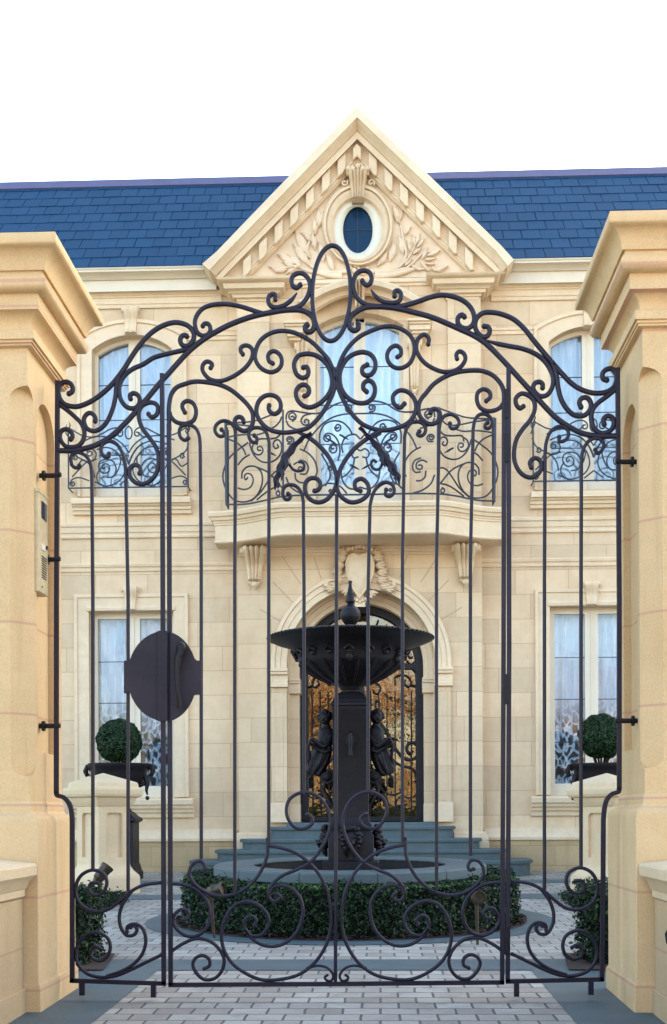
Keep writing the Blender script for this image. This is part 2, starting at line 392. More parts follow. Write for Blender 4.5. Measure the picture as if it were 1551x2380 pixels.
# ------------------------------------------------------------------ the wrought iron gate (traced in the gate's own plane, 6 m away)
GY = 6.0; PXM = FPX/GY
def cA(p): return [(117.5+x/4, 553.9+y/4) for x, y in p]
def cB(p): return [(428+x/4, 553.9+y/4) for x, y in p]
def cC(p): return [(117.5+x/4, 839.3+y/4) for x, y in p]
def cD(p): return [(428+x/4, 839.3+y/4) for x, y in p]
def cE(p): return [(621.1+x/3.696, 612.7+y/3.696) for x, y in p]
def cF(p): return [(1007.1+x/3.36, 654.6+y/3.36) for x, y in p]
def cG(p): return [(775.5+x/2, 755.3+y/2) for x, y in p]
def cK(p): return [(470+x/4.4, 906.4+y/4.4) for x, y in p]
def cH(p): return [(822.5+x/4.4, 906.4+y/4.4) for x, y in p]
def c7(p): return [(x/2, 1750+y/2) for x, y in p]
def c8(p): return [(775.5+x/2, 1750+y/2) for x, y in p]
def mir(p):
    o = []
    for x, y in p:
        xr = 1565-x; s = np.interp(y, [560,1050,1687,2060,2280,2340], [-.026,-.026,-.009,-.0044,-.003,-.002])
        o.append((xr, y+s*(xr-x)))
    return o
def g3(p, dy=0): return [P(x, y, GY+dy) for x, y in p]
def scroll(parent, p, w=10.5, dy=0, tip0=False, tip1=False, name='scroll', knob=(1,1), seg=7):
    """forged bar along traced points; ends that curl finish in a slightly swollen tip"""
    s = spline(p, seg); n = len(s); r = w/2/PXM; rr = []
    for i in range(n):
        k = r
        if tip0 and i < 8: k = r*(.35+.65*i/8)
        if tip1 and i > n-9: k = r*(.35+.65*(n-1-i)/8)
        rr.append(k)
    m = MB(); q = g3(s, dy); m.tube(q, rr, 8, flat=.9)
    if not tip0 and knob[0]: m.ball(q[0], r*1.12, nu=8, nv=6)
    if not tip1 and knob[1]: m.ball(q[-1], r*1.12, nu=8, nv=6)
    return m.build(name, M['iron'], parent, smooth=50)
def bar(parent, p, w=10.5, dy=0, name='bar', square=False):
    r = w/2/PXM*(1.35 if square else 1)
    return MB().tube(g3(p, dy), r, 4 if square else 8, flat=1).build(name, M['iron'], parent, smooth=50 if not square else None)
def straighten(p, ybot, xbot):
    """curl on top of an upright: the traced curl, then straight down"""
    return p[:-1] + [((p[-2][0]+p[-1][0])/2*0+p[-1][0], p[-2][1]+40)]

frame = thing('gate_surround', 'fixed iron gate surround with scrolled arch and oval crest, between the two stone piers', 'gate surround', (-.3, GY, 0))
leafg = thing('pedestrian_gate', 'hinged wrought iron gate leaf of slim uprights and scrolls under the arched overthrow', 'gate', (-.2, GY, 0))

def curl_bar(parent, curl, xb, yb, w=8.8):
    """upright whose head curls over: one forged piece"""
    top = spline(curl, 7); q = top + [(xb, top[-1][1]+(yb-top[-1][1])*k) for k in (.3,.65,1)]
    m = MB(); w3 = g3(q); r = w/2/PXM; m.tube(w3, r, 8); m.ball(w3[0], r*1.3, nu=8, nv=6)
    return m.build('upright', M['iron'], parent, smooth=50)

# --- surround, left panel and overthrow
F_ = frame
S1 = cC([(172,300),(200,283),(207,245),(185,207),(145,192),(100,205),(77,245),(75,300),(90,350),(130,397),(190,418),(250,420),(330,395),(420,345),(510,275),(580,205),(640,130),(690,60)]) + cA([(760,1090),(830,990),(900,910),(980,845),(1060,803),(1150,780),(1220,787),(1280,812),(1320,855),(1335,905),(1325,950),(1290,990),(1250,1000),(1217,980),(1207,940),(1222,908),(1250,898),(1268,908)])
scroll(F_, S1, 12)
MAIN = [(136,1047)] + cC([(200,830),(330,808),(440,770),(560,700),(680,590),(800,460),(900,345),(1010,210),(1100,110)]) + cA([(1260,1075)]) + cB([(100,1000),(200,925),(300,865),(400,812),(500,770),(600,735),(700,708),(800,688),(900,670),(1000,662),(1080,665),(1140,685),(1190,725),(1212,775),(1210,825),(1185,862),(1150,868),(1127,845),(1130,815),(1145,803)])
scroll(F_, MAIN, 13, name='overthrow_arch')
S3 = cC([(745,348),(740,318),(770,297),(810,312),(830,350),(825,395),(795,430),(750,438),(700,418),(662,370),(643,310),(640,240),(658,180),(700,120),(770,68),(860,28)]) + cA([(960,1108),(1060,1078),(1160,1055),(1240,1035),(1310,1000)])
scroll(F_, S3, 11.5, tip1=True)
S4 = cC([(640,130),(625,180),(612,240),(605,320),(590,400),(560,490),(520,570),(460,628),(400,648),(345,628),(317,580),(313,530),(337,492),(370,480),(405,502),(420,535),(415,557)])
scroll(F_, S4, 11)
S5 = cC([(80,400),(150,450),(220,510),(280,570),(310,630),(315,690),(300,740),(260,783),(200,798),(140,788),(102,745),(88,700),(97,655),(130,633),(170,637),(198,665),(203,705),(188,725)])
scroll(F_, S5, 11, knob=(0,1))
curl_bar(F_, cC([(268,968),(255,990),(210,978),(192,930),(197,875),(232,848),(280,852),(330,882),(365,935),(380,1000),(385,1090)]), 216, 2022)
curl_bar(F_, cC([(545,860),(543,885),(510,890),(480,860),(470,810),(490,768),(540,743),(590,752),(635,792),(670,860),(692,940),(700,1050)]), 298, 2072)
S8 = cC([(912,490),(930,513),(960,515),(990,490),(1000,440),(985,402),(940,383),(890,392),(845,422),(822,480),(827,550),(860,630),(920,710),(975,790),(1003,870),(1003,960),(978,1050),(930,1108),(860,1142),(800,1132),(752,1090),(733,1030),(748,985),(790,962),(828,982),(838,1020),(828,1042)])
scroll(F_, S8, 11)
S10 = cB([(175,812),(190,792),(220,792),(243,820),(243,862),(218,893),(175,903),(130,880),(107,830),(102,770),(122,710),(172,652),(240,622),(330,608),(430,613),(530,632),(620,660),(720,690),(800,688)])
scroll(F_, S10, 11, tip1=True)
scroll(F_, cB([(850,567),(850,525),(820,517),(790,540),(785,590),(810,628),(860,640),(930,620),(1000,570),(1050,505)]), 11, tip1=True)
S12 = cB([(1082,430),(1050,458),(1012,440),(1000,390),(1015,347),(1060,322),(1110,328),(1153,370),(1172,430),(1163,500),(1130,570),(1070,628),(1000,652),(900,668),(800,690)])
scroll(F_, S12, 11.5, tip1=True)
ov = [(770.8+44.5*math.cos(a)-.02*(111*math.sin(a)), 681+111*math.sin(a)) for a in [2*math.pi*i/64 for i in range(65)]]
MB().tube(g3(ov), 11/2/PXM, 8).build('oval_crest', M['iron'], F_, smooth=50)
# posts
bar(F_, [(134,885),(131.5,1400),(131,1843)], 10.5, square=True, name='post')
bar(F_, spline([(131,1840),(133,1848),(148,1853),(160,1866),(166,1884),(168,1910)],5)+[(168,2100),(168,2284)], 10.5, square=True, name='post')
bar(F_, [(377,868),(379,1500),(381,2288)], 10.5, square=True, name='post')
bar(F_, [(163,2279),(386,2286)], 10.5, square=True, name='rail')
for x, y in ((191,2282),(357,2287)): bar(F_, [(x,y),(x,y+31)], 12, square=True, name='foot')
# bottom scrolls
P1 = c7([(455,605),(425,605),(413,632),(426,655),(458,660),(485,640),(497,602),(485,567),(450,547),(420,546),(380,567),(357,605),(352,650),(367,693),(400,723),(450,738),(500,728),(550,693),(600,650),(660,617),(745,603)])
P2 = c7([(610,645),(572,700),(555,760),(564,815),(590,848),(622,846),(637,820),(622,802),(607,812)])
P3 = c7([(590,832),(595,805),(630,795),(663,816),(678,870),(664,930),(625,978),(570,1012),(500,1037)])
P4 = c7([(470,912),(445,900),(423,922),(430,953),(465,966),(500,945),(513,902),(498,858),(450,835),(400,847),(367,882),(353,930),(362,978),(400,1022),(460,1042),(530,1038),(600,1012),(670,978),(748,940)])
for p in (P1, P2, P3, P4): scroll(F_, p, 8.8)
# right panel
S1r = cF([(400,347),(430,352),(443,385),(423,423),(385,428),(347,395),(328,340),(343,282),(390,243),(460,238),(540,253),(630,292),(710,362),(780,450),(850,535),(930,630),(1010,720),(1090,800),(1180,850),(1280,870),(1360,857),(1410,822),(1432,770),(1427,712),(1393,678),(1347,688),(1322,722),(1332,760),(1357,767)])
scroll(F_, S1r, 12)
MAINr = cE([(785,517),(783,553),(750,573),(713,550),(708,500),(723,452),(770,410),(850,373),(950,367),(1050,373),(1150,388),(1250,413),(1400,453)]) + cF([(100,320),(200,365),(300,410),(380,457),(450,515),(520,585),(590,660),(680,760),(780,870),(870,970),(960,1060),(1060,1130),(1160,1180),(1280,1203)]) + [(1436,1013)]
scroll(F_, MAINr, 13, name='overthrow_arch')
scroll(F_, cF([(855,827),(855,800),(835,782),(800,788),(782,820),(797,863),(840,893),(890,883),(928,830),(938,750),(908,672),(860,607),(790,557),(700,522),(600,502),(500,482),(410,455)]), 11.5, tip1=True)
scroll(F_, cF([(930,630),(953,690),(967,750),(977,830),(1002,920),(1050,998),(1110,1043),(1180,1043),(1223,1003),(1233,950),(1205,907),(1165,907),(1142,940),(1155,977)]), 12)
scroll(F_, cF([(1430,835),(1350,900),(1282,952),(1242,1010),(1237,1080),(1262,1150),(1320,1183),(1383,1163),(1413,1110),(1400,1062),(1365,1047),(1332,1070),(1336,1112)]), 12, knob=(0,1))
curl_bar(F_, cF([(1267,1312),(1285,1338),(1320,1313),(1333,1270),(1310,1232),(1260,1222),(1207,1252),(1170,1320),(1158,1420)]), 1351, 2017)
curl_bar(F_, cF([(985,1212),(987,1243),(1020,1243),(1053,1210),(1053,1162),(1020,1133),(970,1133),(917,1172),(885,1250),(874,1350)]), 1266, 2068)
scroll(F_, cF([(705,972),(680,988),(652,960),(647,910),(690,873),(745,887),(788,930),(793,1000),(758,1080),(700,1150),(652,1230),(633,1330),(643,1420),(692,1498),(760,1528),(823,1498),(848,1440),(828,1387),(790,1377),(757,1410),(767,1450)]), 11)
scroll(F_, cF([(245,272),(225,257),(197,277),(193,315),(220,353),(270,363),(308,335),(322,280),(307,222),(270,173),(210,133),(130,108),(60,103)]) + cE([(1400,287),(1300,322),(1200,352),(1120,367),(1040,366)]), 12, tip1=True)
scroll(F_, cE([(1095,277),(1097,240),(1120,228),(1148,250),(1150,295),(1120,328),(1050,335),(980,315),(930,275),(892,220)]), 11, tip1=True)
scroll(F_, cE([(820,147),(850,183),(888,165),(898,110),(870,67),(820,58),(772,82),(743,150),(748,230),(782,300),(850,347),(950,363),(1050,373)]), 11.5, tip1=True)
bar(F_, [(1436,855),(1440,1400),(1440,1834)], 10.5, square=True, name='post')
bar(F_, spline([(1440,1831),(1438,1840),(1424,1845),(1412,1857),(1406,1876),(1403,1904)],5)+[(1402,2100),(1399.5,2280)], 10.5, square=True, name='post')
bar(F_, [(1182.5,852),(1184,1500),(1180.5,2283)], 10.5, square=True, name='post')
bar(F_, [(1176,2281),(1403,2276)], 10.5, square=True, name='rail')
for x, y in ((1201,2285),(1374,2281)): bar(F_, [(x,y),(x,y+31)], 12, square=True, name='foot')
for p in (P1, P2, P3, P4): scroll(F_, mir(p), 8.8)

# --- the leaf, left half
G_ = leafg
scroll(G_, cC([(1107,640),(1100,480),(1107,380),(1127,300),(1172,243)]) + cD([(0,213),(100,188),(200,193),(330,218),(430,262),(520,332),(590,402),(630,462),(642,520),(637,580),(608,628),(560,648),(512,628),(478,590),(472,552),(492,522),(525,518),(550,542),(555,562)]), 11, knob=(0,1))
scroll(G_, cC([(1107,470),(1122,515),(1160,558),(1210,577),(1270,577),(1328,550),(1353,490),(1348,430),(1318,383),(1270,368),(1232,392),(1227,430),(1250,475)]), 10.5, knob=(0,1))
curl_bar(G_, cC([(1280,715),(1252,733),(1212,710),(1198,660),(1212,613),(1250,593),(1300,593),(1350,622),(1383,690),(1393,790)]), 468, 1997)
scroll(G_, cD([(248,60),(262,30),(240,7),(207,3),(177,32),(172,80),(200,130),(245,168),(310,183),(375,175),(450,143),(520,100),(578,50)]) + cB([(622,1130),(638,1080),(633,1030),(608,1002),(570,993),(532,1012),(527,1045),(547,1075)]), 10.5)
scroll(G_, cB([(825,1160),(792,1140),(782,1090),(802,1057),(840,1047),(883,1072),(908,1120),(903,1180),(868,1222),(810,1242),(742,1222),(692,1178),(662,1110),(668,1040),(702,960),(762,903),(840,868),(930,858),(1020,873),(1110,913),(1200,972),(1280,1052),(1340,1120),(1380,1200)]) + cD([(1395,80),(1405,150)]), 10.6, knob=(1,0))
scroll(G_, cD([(1110,57),(1138,52),(1158,90),(1143,138),(1100,153),(1052,125),(1027,70),(1027,10)]) + cB([(1062,1092),(1120,1073),(1200,1078),(1270,1112),(1320,1160),(1360,1235)]) + cD([(1378,190),(1363,270),(1318,340),(1250,398),(1170,428),(1102,408),(1052,350),(1042,282),(1072,232),(1120,218),(1158,247),(1163,285),(1140,315),(1120,322)]), 11.5)
scroll(G_, cD([(1405,150),(1405,200),(1390,280),(1350,372),(1300,460),(1230,550),(1150,618),(1050,648),(950,662),(850,653),(772,620),(712,560),(677,490),(677,420),(702,362),(750,323),(810,313),(868,337),(898,390),(893,450),(850,488),(810,478),(787,440),(792,410)]), 11, knob=(0,1))
scroll(G_, cK([(960,430),(1050,460),(1130,510),(1220,590),(1300,690),(1353,800),(1376,900),(1368,980),(1328,1060),(1268,1123),(1190,1148),(1117,1123),(1067,1065),(1052,1000),(1067,935),(1115,900),(1175,907),(1208,950),(1203,1000),(1175,1026),(1150,1030)]), 11, tip0=True)
curl_bar(G_, cK([(880,1060),(905,1077),(895,1108),(860,1118),(832,1090),(827,1030),(852,982),(890,968),(940,972),(985,1002),(1018,1060),(1036,1150)]), 707, 1846)
curl_bar(G_, cD([(350,635),(372,660),(365,693),(322,693),(289,650),(294,602),(332,563),(385,553),(438,577),(472,630),(479,710)]), 546, 2075)
curl_bar(G_, cD([(655,690),(678,715),(668,753),(632,748),(603,700),(608,650),(640,622),(690,617),(740,633),(773,680),(792,760)]), 625, 1962)
bar(G_, [(783,1150),(782,1700),(780,2285)], 9, name='upright')
bar(G_, [(393,985),(394.5,1500),(397,2290)], 10.5, square=True, name='stile')
# right half
scroll(G_, cF([(553,960),(550,850),(520,783),(460,725),(380,695),(280,693),(180,708),(80,748),(0,803)]) + cH([(740,30),(690,90),(668,150),(672,250),(722,318),(790,347),(848,328),(882,280),(877,222),(840,193),(800,198),(787,227)]), 11, knob=(0,1))
scroll(G_, cF([(545,950),(525,980),(480,1003),(420,1008),(367,980),(342,920),(352,862),(395,838),(438,857),(447,900),(415,930)]), 10.5, knob=(0,1))
curl_bar(G_, cH([(1370,332),(1347,352),(1347,383),(1385,388),(1418,340),(1398,278),(1340,243),(1282,253),(1242,303),(1222,400)]), 1094, 1990)
scroll(G_, cE([(1385,690),(1390,640),(1350,607),(1302,640),(1283,720),(1312,800),(1380,870)]) + cF([(60,698),(120,703),(180,688),(228,650),(253,600),(238,557),(205,543),(182,567),(187,600)]), 10.5)
scroll(G_, cE([(1120,800),(1148,780),(1148,732),(1110,703),(1062,723),(1032,780),(1042,838),(1090,887),(1160,893),(1228,850),(1263,770),(1262,682),(1228,612),(1160,563),(1080,538),(1000,540),(900,573),(800,622),(720,692),(662,772),(622,860),(598,950),(588,1020)]), 10.6, knob=(1,0))
scroll(G_, cE([(860,867),(822,892),(818,930),(845,958),(893,950),(928,900),(927,832),(888,778),(820,758),(740,778),(682,822),(637,900),(624,980),(643,1080),(692,1148),(770,1192),(850,1192),(908,1150),(928,1080),(908,1022),(870,1003),(832,1027),(828,1070),(855,1098)]), 11.5)
scroll(G_, cG([(330,365),(310,383),(282,365),(277,330),(306,304),(345,310),(378,347),(383,395),(354,448),(295,478),(220,488),(140,463),(87,413),(47,350),(20,285),(8,240)]), 11, knob=(1,0))
scroll(G_, cG([(275,480),(220,492),(150,532),(90,582),(47,640),(22,700),(17,760),(37,798),(80,823),(130,813),(163,780),(158,737),(130,714),(102,727),(102,758),(125,770)]), 11, tip0=True)
curl_bar(G_, cG([(245,765),(242,788),(262,796),(282,775),(273,742),(240,730),(207,747),(182,790),(170,840)]), 856, 1838)
curl_bar(G_, cH([(985,342),(987,375),(1010,393),(1053,380),(1078,330),(1058,282),(1000,248),(932,263),(893,313),(875,400)]), 1015, 2066)
curl_bar(G_, cH([(672,420),(652,450),(680,468),(718,450),(737,400),(713,348),(660,323),(592,333),(543,392),(521,470)]), 936, 1958)
bar(G_, [(1172,925),(1171,1500),(1167.5,2287)], 10.5, square=True, name='stile')
bar(G_, [(392,2289),(783,2287),(1172,2283)], 10.5, square=True, name='rail')
# lower scrolls, both halves
LOW = [c7([(1430,285),(1450,300),(1450,330),(1420,350),(1380,350),(1342,310),(1332,260),(1347,215),(1390,187),(1430,183),(1480,203),(1518,250),(1537,320),(1522,390),(1490,450),(1440,510),(1380,542),(1310,572),(1267,610),(1247,650),(1262,685),(1285,688),(1303,670),(1290,655)]),
 c7([(1245,400),(1243,470),(1223,530),(1185,590),(1120,643),(1040,666),(970,653),(912,615),(882,570),(887,530),(910,507),(940,507),(953,530),(945,550),(927,545)]),
 c7([(1248,430),(1310,442),(1380,467),(1440,512),(1488,570),(1522,640),(1538,720),(1538,820),(1508,910),(1460,978),(1390,1030),(1300,1053),(1212,1053),(1132,1018),(1072,968),(1037,900),(1032,830),(1057,752),(1100,703),(1160,692),(1208,712),(1243,752),(1248,800),(1218,843),(1170,850),(1138,818)]),
 c7([(1252,655),(1268,627),(1312,617),(1358,632),(1398,680),(1408,750),(1388,820),(1348,868),(1290,897),(1222,893),(1170,860),(1137,810),(1142,772),(1168,758),(1192,778),(1186,802)]),
 c7([(800,608),(850,612),(910,632),(957,680),(977,740),(967,800),(930,843),(880,853),(832,828),(807,790),(812,752),(845,727),(878,740),(873,770),(855,775)]),
 c7([(800,920),(850,887),(910,864),(970,872),(1018,910),(1042,960),(1033,1010),(998,1048),(950,1053),(912,1020),(897,980),(912,952),(945,942),(973,960),(973,990),(950,1003)]),
 c7([(1430,1000),(1480,989),(1525,1001),(1550,1035),(1541,1058),(1518,1056),(1511,1042),(1522,1033)])]
for i, p in enumerate(LOW):
    w = 8.8 if i < 6 else 6.5
    scroll(G_, p, w); scroll(G_, mir(p), w)
# acanthus leaves where the stems cross
def acanthus(path, widths, curl):
    m = MB(); s = spline(path, 6); n = len(s); q = g3(s, -.012)
    ws = np.interp(np.linspace(0,1,n), np.linspace(0,1,len(widths)), widths)/PXM
    rs = []
    for i in range(n):
        a = q[min(i+1,n-1)]-q[max(i-1,0)]; a.normalize(); side = Vector((a.z,0,-a.x)); w = ws[i]*(1+.18*math.sin(i*.9)); w2 = ws[i]*(1+.18*math.sin(i*.9+2))
        rs.append([q[i]-side*w, q[i]-side*w*.5+Vector((0,-.010,0)), q[i]+Vector((0,-.004,0)), q[i]+side*w2*.5+Vector((0,-.010,0)), q[i]+side*w2, q[i]+Vector((0,.012,0))])
    m.rings(rs)
    for k in (.5,.68,.84):      # hanging lobes
        i = int(k*(n-1)); p = q[i]; a = (q[min(i+2,n-1)]-q[i]).normalized()
        for sg in (1,):
            side = Vector((a.z,0,-a.x))*(1 if a.x < 0 else -1)*-1; L = ws[i]*1.5
            m.tube([p, p+side*L*.7+a*L*.7+Vector((0,-.012,0)), p+side*L*.8+a*L*1.9+Vector((0,-.004,0))], [ws[i]*.75, ws[i]*.6, .0015], 7, flat=.5)
    o = m.build('acanthus_leaf', M['iron'], G_, smooth=45)
    scroll(G_, curl, 7)
acanthus(cK([(1120,440),(1040,480),(960,550),(880,650),(830,740),(790,840),(755,940),(748,1020)]), [4.5,5,7,10,10.5,8.5,6.5,1.5], cK([(880,700),(900,770),(935,812),(985,828),(1030,810),(1045,770),(1025,735),(995,733)]))
acanthus(cH([(60,380),(130,450),(200,520),(270,610),(330,700),(400,790),(450,880),(468,965)]), [4.5,5,7,10,10.5,8.5,6.5,1.5], cH([(300,690),(290,760),(255,808),(215,808),(182,775),(182,735),(205,715),(225,730)]))
# lock plates: one half on the surround, one on the leaf
def plate(parent, pts, dy=-.022):
    m = MB(); m.prism([(q.x,q.z) for q in (P(x,y,GY) for x,y in pts)], GY+dy, GY+dy+.008); return m.build('lock_plate', M['plate'], parent, bevel=.002)
el = lambda a: (383+ 85*math.cos(R(a)), 1572+104*math.sin(R(a)))
lp = [(368,1468)] + [el(a) for a in range(-104,-161,-8)] + [(298,1536),(290,1536),(290,1612),(298,1612)] + [el(a) for a in range(-200,-257,-8)] + [(368,1676)]
plate(F_, lp); MB().prism([(q.x,q.z) for q in (P(x,y,GY) for x,y in [(368,1470),(371,1467.5),(389,1467.5),(392,1470),(392,1674),(389,1677),(371,1677),(368,1674)])], GY-.031, GY-.0225).build('cover_strip', M['plate'], F_, bevel=.002)
el = lambda a: (383+77*math.cos(R(a)), 1573+105*math.sin(R(a)))
rp = [(397,1469)] + [el(a) for a in range(-80,-20,8)] + [(459,1536),(470,1536),(470,1615),(459,1615)] + [el(a) for a in range(24,84,8)] + [(397,1678)]
pl = plate(G_, rp, -.020)
h = MB(); hc = P(421,1505,GY-.05)
h.ball(hc, .024, .022, .030, 12, 8); h.tube([P(421,1503,GY-.012), hc], .014, 10)
h.tube([P(x,y,GY-d) for x,y,d in ((421,1508,.055),(414,1530,.062),(411,1560,.064),(413,1600,.06),(417,1630,.058),(418,1645,.050))], [.021,.018,.013,.012,.012,.013], 8)
h.tube([P(424,1528,GY-.012), P(424,1528,GY-.034)], .017, 10)
ho = h.build('handle', M['cast'], pl, smooth=45)
for y0, y1 in ((902,971),(1005,1073),(1566,1636),(2153,2220)):
    MB().pbox(1172+2, y0, 1184, y1, GY-.016, GY+.016).build('hinge', M['cast'], G_, bevel=.003)
# brackets that hold the posts to the piers
for xa, xb, y in ((104,134,1105),(112,132,1300),(103,132,1687)):
    m = MB(); q = g3([(xa-12,y),(xb,y)]); m.tube(q, .0125, 10); m.tube([q[1]+Vector((.0,-.014,0)), q[1]+Vector((.022,-.014,0))], .012, 8)
    c = P(xa+1,y,GY); m.tube([c+Vector((-.012,0,0)), c], .026, 14); m.build('wall_bracket', M['cast'], F_, smooth=40)
for xa, xb, y in ((1468,1440,1073),(1470,1440,1675)):
    m = MB(); q = g3([(xa+12,y),(xb,y)]); m.tube(q, .0125, 10); m.tube([q[1]+Vector((0,-.014,0)), q[1]+Vector((-.022,-.014,0))], .012, 8)
    c = P(xa-1,y,GY); m.tube([c+Vector((.012,0,0)), c], .026, 14); m.build('wall_bracket', M['cast'], F_, smooth=40)
# ------------------------------------------------------------------ gate piers, wing walls, intercom
XL, XR, YS, SH = -1.678, 1.242, 5.71, .585     # inner faces, front face, shaft size
CAPY = [(764,0.0),(760,.012),(757,.024),(752,.024),(750,.031),(743,.031),(741,.042),(721,.042),(719.5,.018),(712,.016),(700,.022),(688,.037),(678,.056),(671,.073),(634,.073),(632,.082),(629,.096),(622,.112),(611,.122),(600,.121),(592,.112),(590,.101),(580,.101),(579,.114),(572,.118),(560,.124),(546,.134),(534,.148),(523,.168),(516,.184),(511,.189),(496,.189),(489,.184)]
def pier(side, mat, label):
    xi, s = (XR, 1) if side > 0 else (XL, -1)
    dz = 0 if side > 0 else -.037
    gz = ground_z(YS+.3)
    root = thing('gate_pier', label, 'gate pier', (xi+s*SH/2, YS+SH/2, gz), 'stone gate piers')
    X = lambda d: xi+s*d                            # d metres outward from the inner face
    def ring(o, z): return [(X(-o), YS-o, z), (X(SH+o), YS-o, z), (X(SH+o), YS+SH+o, z), (X(-o), YS+SH+o, z)]
    capz = [(o, zp(y, YS-o, 1450)+dz) for y, o in CAPY]
    ztop = capz[-1][1]; z0 = capz[0][1]
    MB().rings([ring(0, z0-.006)] + [ring(o, z) for o, z in capz] + [ring(-.12, ztop+.02), ring(-.28, ztop+.035)]).build('cap', mat, root, smooth=38)
    # shaft with stopped chamfers and an arched panel on the inner face
    zb = zp(1861, YS, 1495) + (-.02 if side < 0 else 0)
    body = MB().box(min(X(0),X(SH)), max(X(0),X(SH)), YS, YS+SH, zb-.02, z0-.006)
    c = .090; zt = zp(848, YS-.02, 1512)+dz*.98; zl = zp(1785, YS-.02, 1512)+(-.02 if side < 0 else 0)
    def stadium(w, za, zc, n=14): return [(w*math.cos(math.pi*i/n), za-w+w*math.sin(math.pi*i/n)) for i in range(n+1)] + [(w*math.cos(math.pi+math.pi*i/n), zc+w+w*math.sin(math.pi+math.pi*i/n)) for i in range(n+1)]
    cuts = []
    for corner in (0, 1):                           # both front corners
        cx = X(0) if corner == 0 else X(SH); inward = s if corner == 0 else -s
        # plug: outline in the chamfer plane, pushed out along the corner's diagonal
        u = Vector((inward, -1, 0)).normalized(); nrm = Vector((-inward, -1, 0)).normalized()
        mid = Vector((cx+inward*c/2, YS+c/2, 0)); w = c/math.sqrt(2)*1.02
        st = stadium(w, zt, zl); a = [mid+u*p+Vector((0,0,z))-nrm*.0 for p, z in st]; b = [q+nrm*.2 for q in a]; n = len(a)
        m = MB(); m.add(a+b, [tuple(range(n)), tuple(range(2*n-1,n-1,-1))]+[(i,i+n,(i+1)%n+n,(i+1)%n) for i in range(n)]); cuts.append(m)
    zpt = zp(943, YS+.30, 100 if side < 0 else 1455); zpb = zp(1742, YS+.30, 1455)
    st = [(YS+.135+.165+p, z) for p, z in stadium(.165, zpt, zpb-.165)]
    st = [(y, z) for y, z in st if z > zpb+.02]; st = st + [(YS+.135, zpb), (YS+.465, zpb)]
    st = sorted(st, key=lambda q: math.atan2(q[1]-(zpt+zpb)/2, (q[0]-(YS+.3))*6))
    m = MB(); n = len(st); a = [(X(-.05), y, z) for y, z in st]; b = [(X(.035), y, z) for y, z in st]
    m.add(a+b, [tuple(range(n)), tuple(range(2*n-1,n-1,-1))]+[(i,i+n,(i+1)%n+n,(i+1)%n) for i in range(n)]); cuts.append(m)
    me = boolean(body, cuts); me.shade_smooth(); me.set_sharp_from_angle(angle=R(30))
    link_mesh('shaft', me, mat, root)
    zpl = zp(1880, YS-.05, 1470)+(-.02 if side < 0 else 0); zk = zp(2288, YS-.06, 1470)
    MB().rings([ring(.066, gz-.1), ring(.066, zk-.012), ring(.058, zk), ring(.054, zk+.006), ring(.054, zpl-.035), ring(.048, zpl-.012), ring(.036, zpl+.004), ring(.018, zpl+.012), ring(.010, zpl+.02), ring(.010, zb+.02), ring(.001, zb+.035)]).build('plinth', mat, root, smooth=38, bevel=.004)
    # wing wall running from the pier towards the street
    wl = thing('wing_wall', ('low sandstone wall with pale coping in front of the left gate pier, the intercom pier' if side < 0 else 'low sandstone wall with pale coping and a small dark hook, in front of the right gate pier'), 'garden wall', (X(.2), 4.4, -.03), 'low walls before the piers')
    d = .017 if side < 0 else .028
    w0 = X(d); w1 = X(d+.42); yb = YS-.0665
    MB().box(min(w0,w1), max(w0,w1), 2.6, yb, -.25, .535).build('wall', M['wingwall'], wl, bevel=.004)
    MB().box(min(X(d-.014),X(d+.43)), max(X(d-.014),X(d+.43)), 2.6, yb, -.25, zp(2297, yb, 60 if side < 0 else 1500)).build('base_course', M['wingwall'], wl, bevel=.004)
    ct = zp(2006, yb, 78 if side < 0 else 1480)
    prof = [(d, ct-.165), (d-.012, ct-.155), (d-.012, ct-.125), (d-.022, ct-.115), (d-.034, ct-.085), (d-.058, ct-.066), (d-.070, ct-.055), (d-.072, ct-.012), (d-.062, ct), (d+.21, ct+.03), (d+.482, ct), (d+.492, ct-.012), (d+.49, ct-.055), (d+.43, ct-.115), (d+.42, ct-.165)]
    n = len(prof); y1 = yb-.002; m = MB()
    m.rings([[(X(o), 2.6, z) for o, z in prof], [(X(o), y1, z) for o, z in prof]]); m.build('coping', M['coping'], wl, smooth=40)
    if side > 0:
        q = P(1546, 2172, 5.3); q = Vector((X(d)-.004, 5.22, q.z)); MB().tube([q+Vector((.01,0,.03)), q+Vector((-.03,0,.03)), q+Vector((-.04,0,.01)), q+Vector((-.035,-.004,-.03))], .009, 8).build('hook', M['cast'], wl, smooth=40)
    return root
pier(-1, M['pillar_l'], 'sandstone gate pier with moulded cap and brass intercom on its inner face')
pier(1, M['pillar_r'], 'sandstone gate pier with moulded cap and a bare inner face, right of the gate')

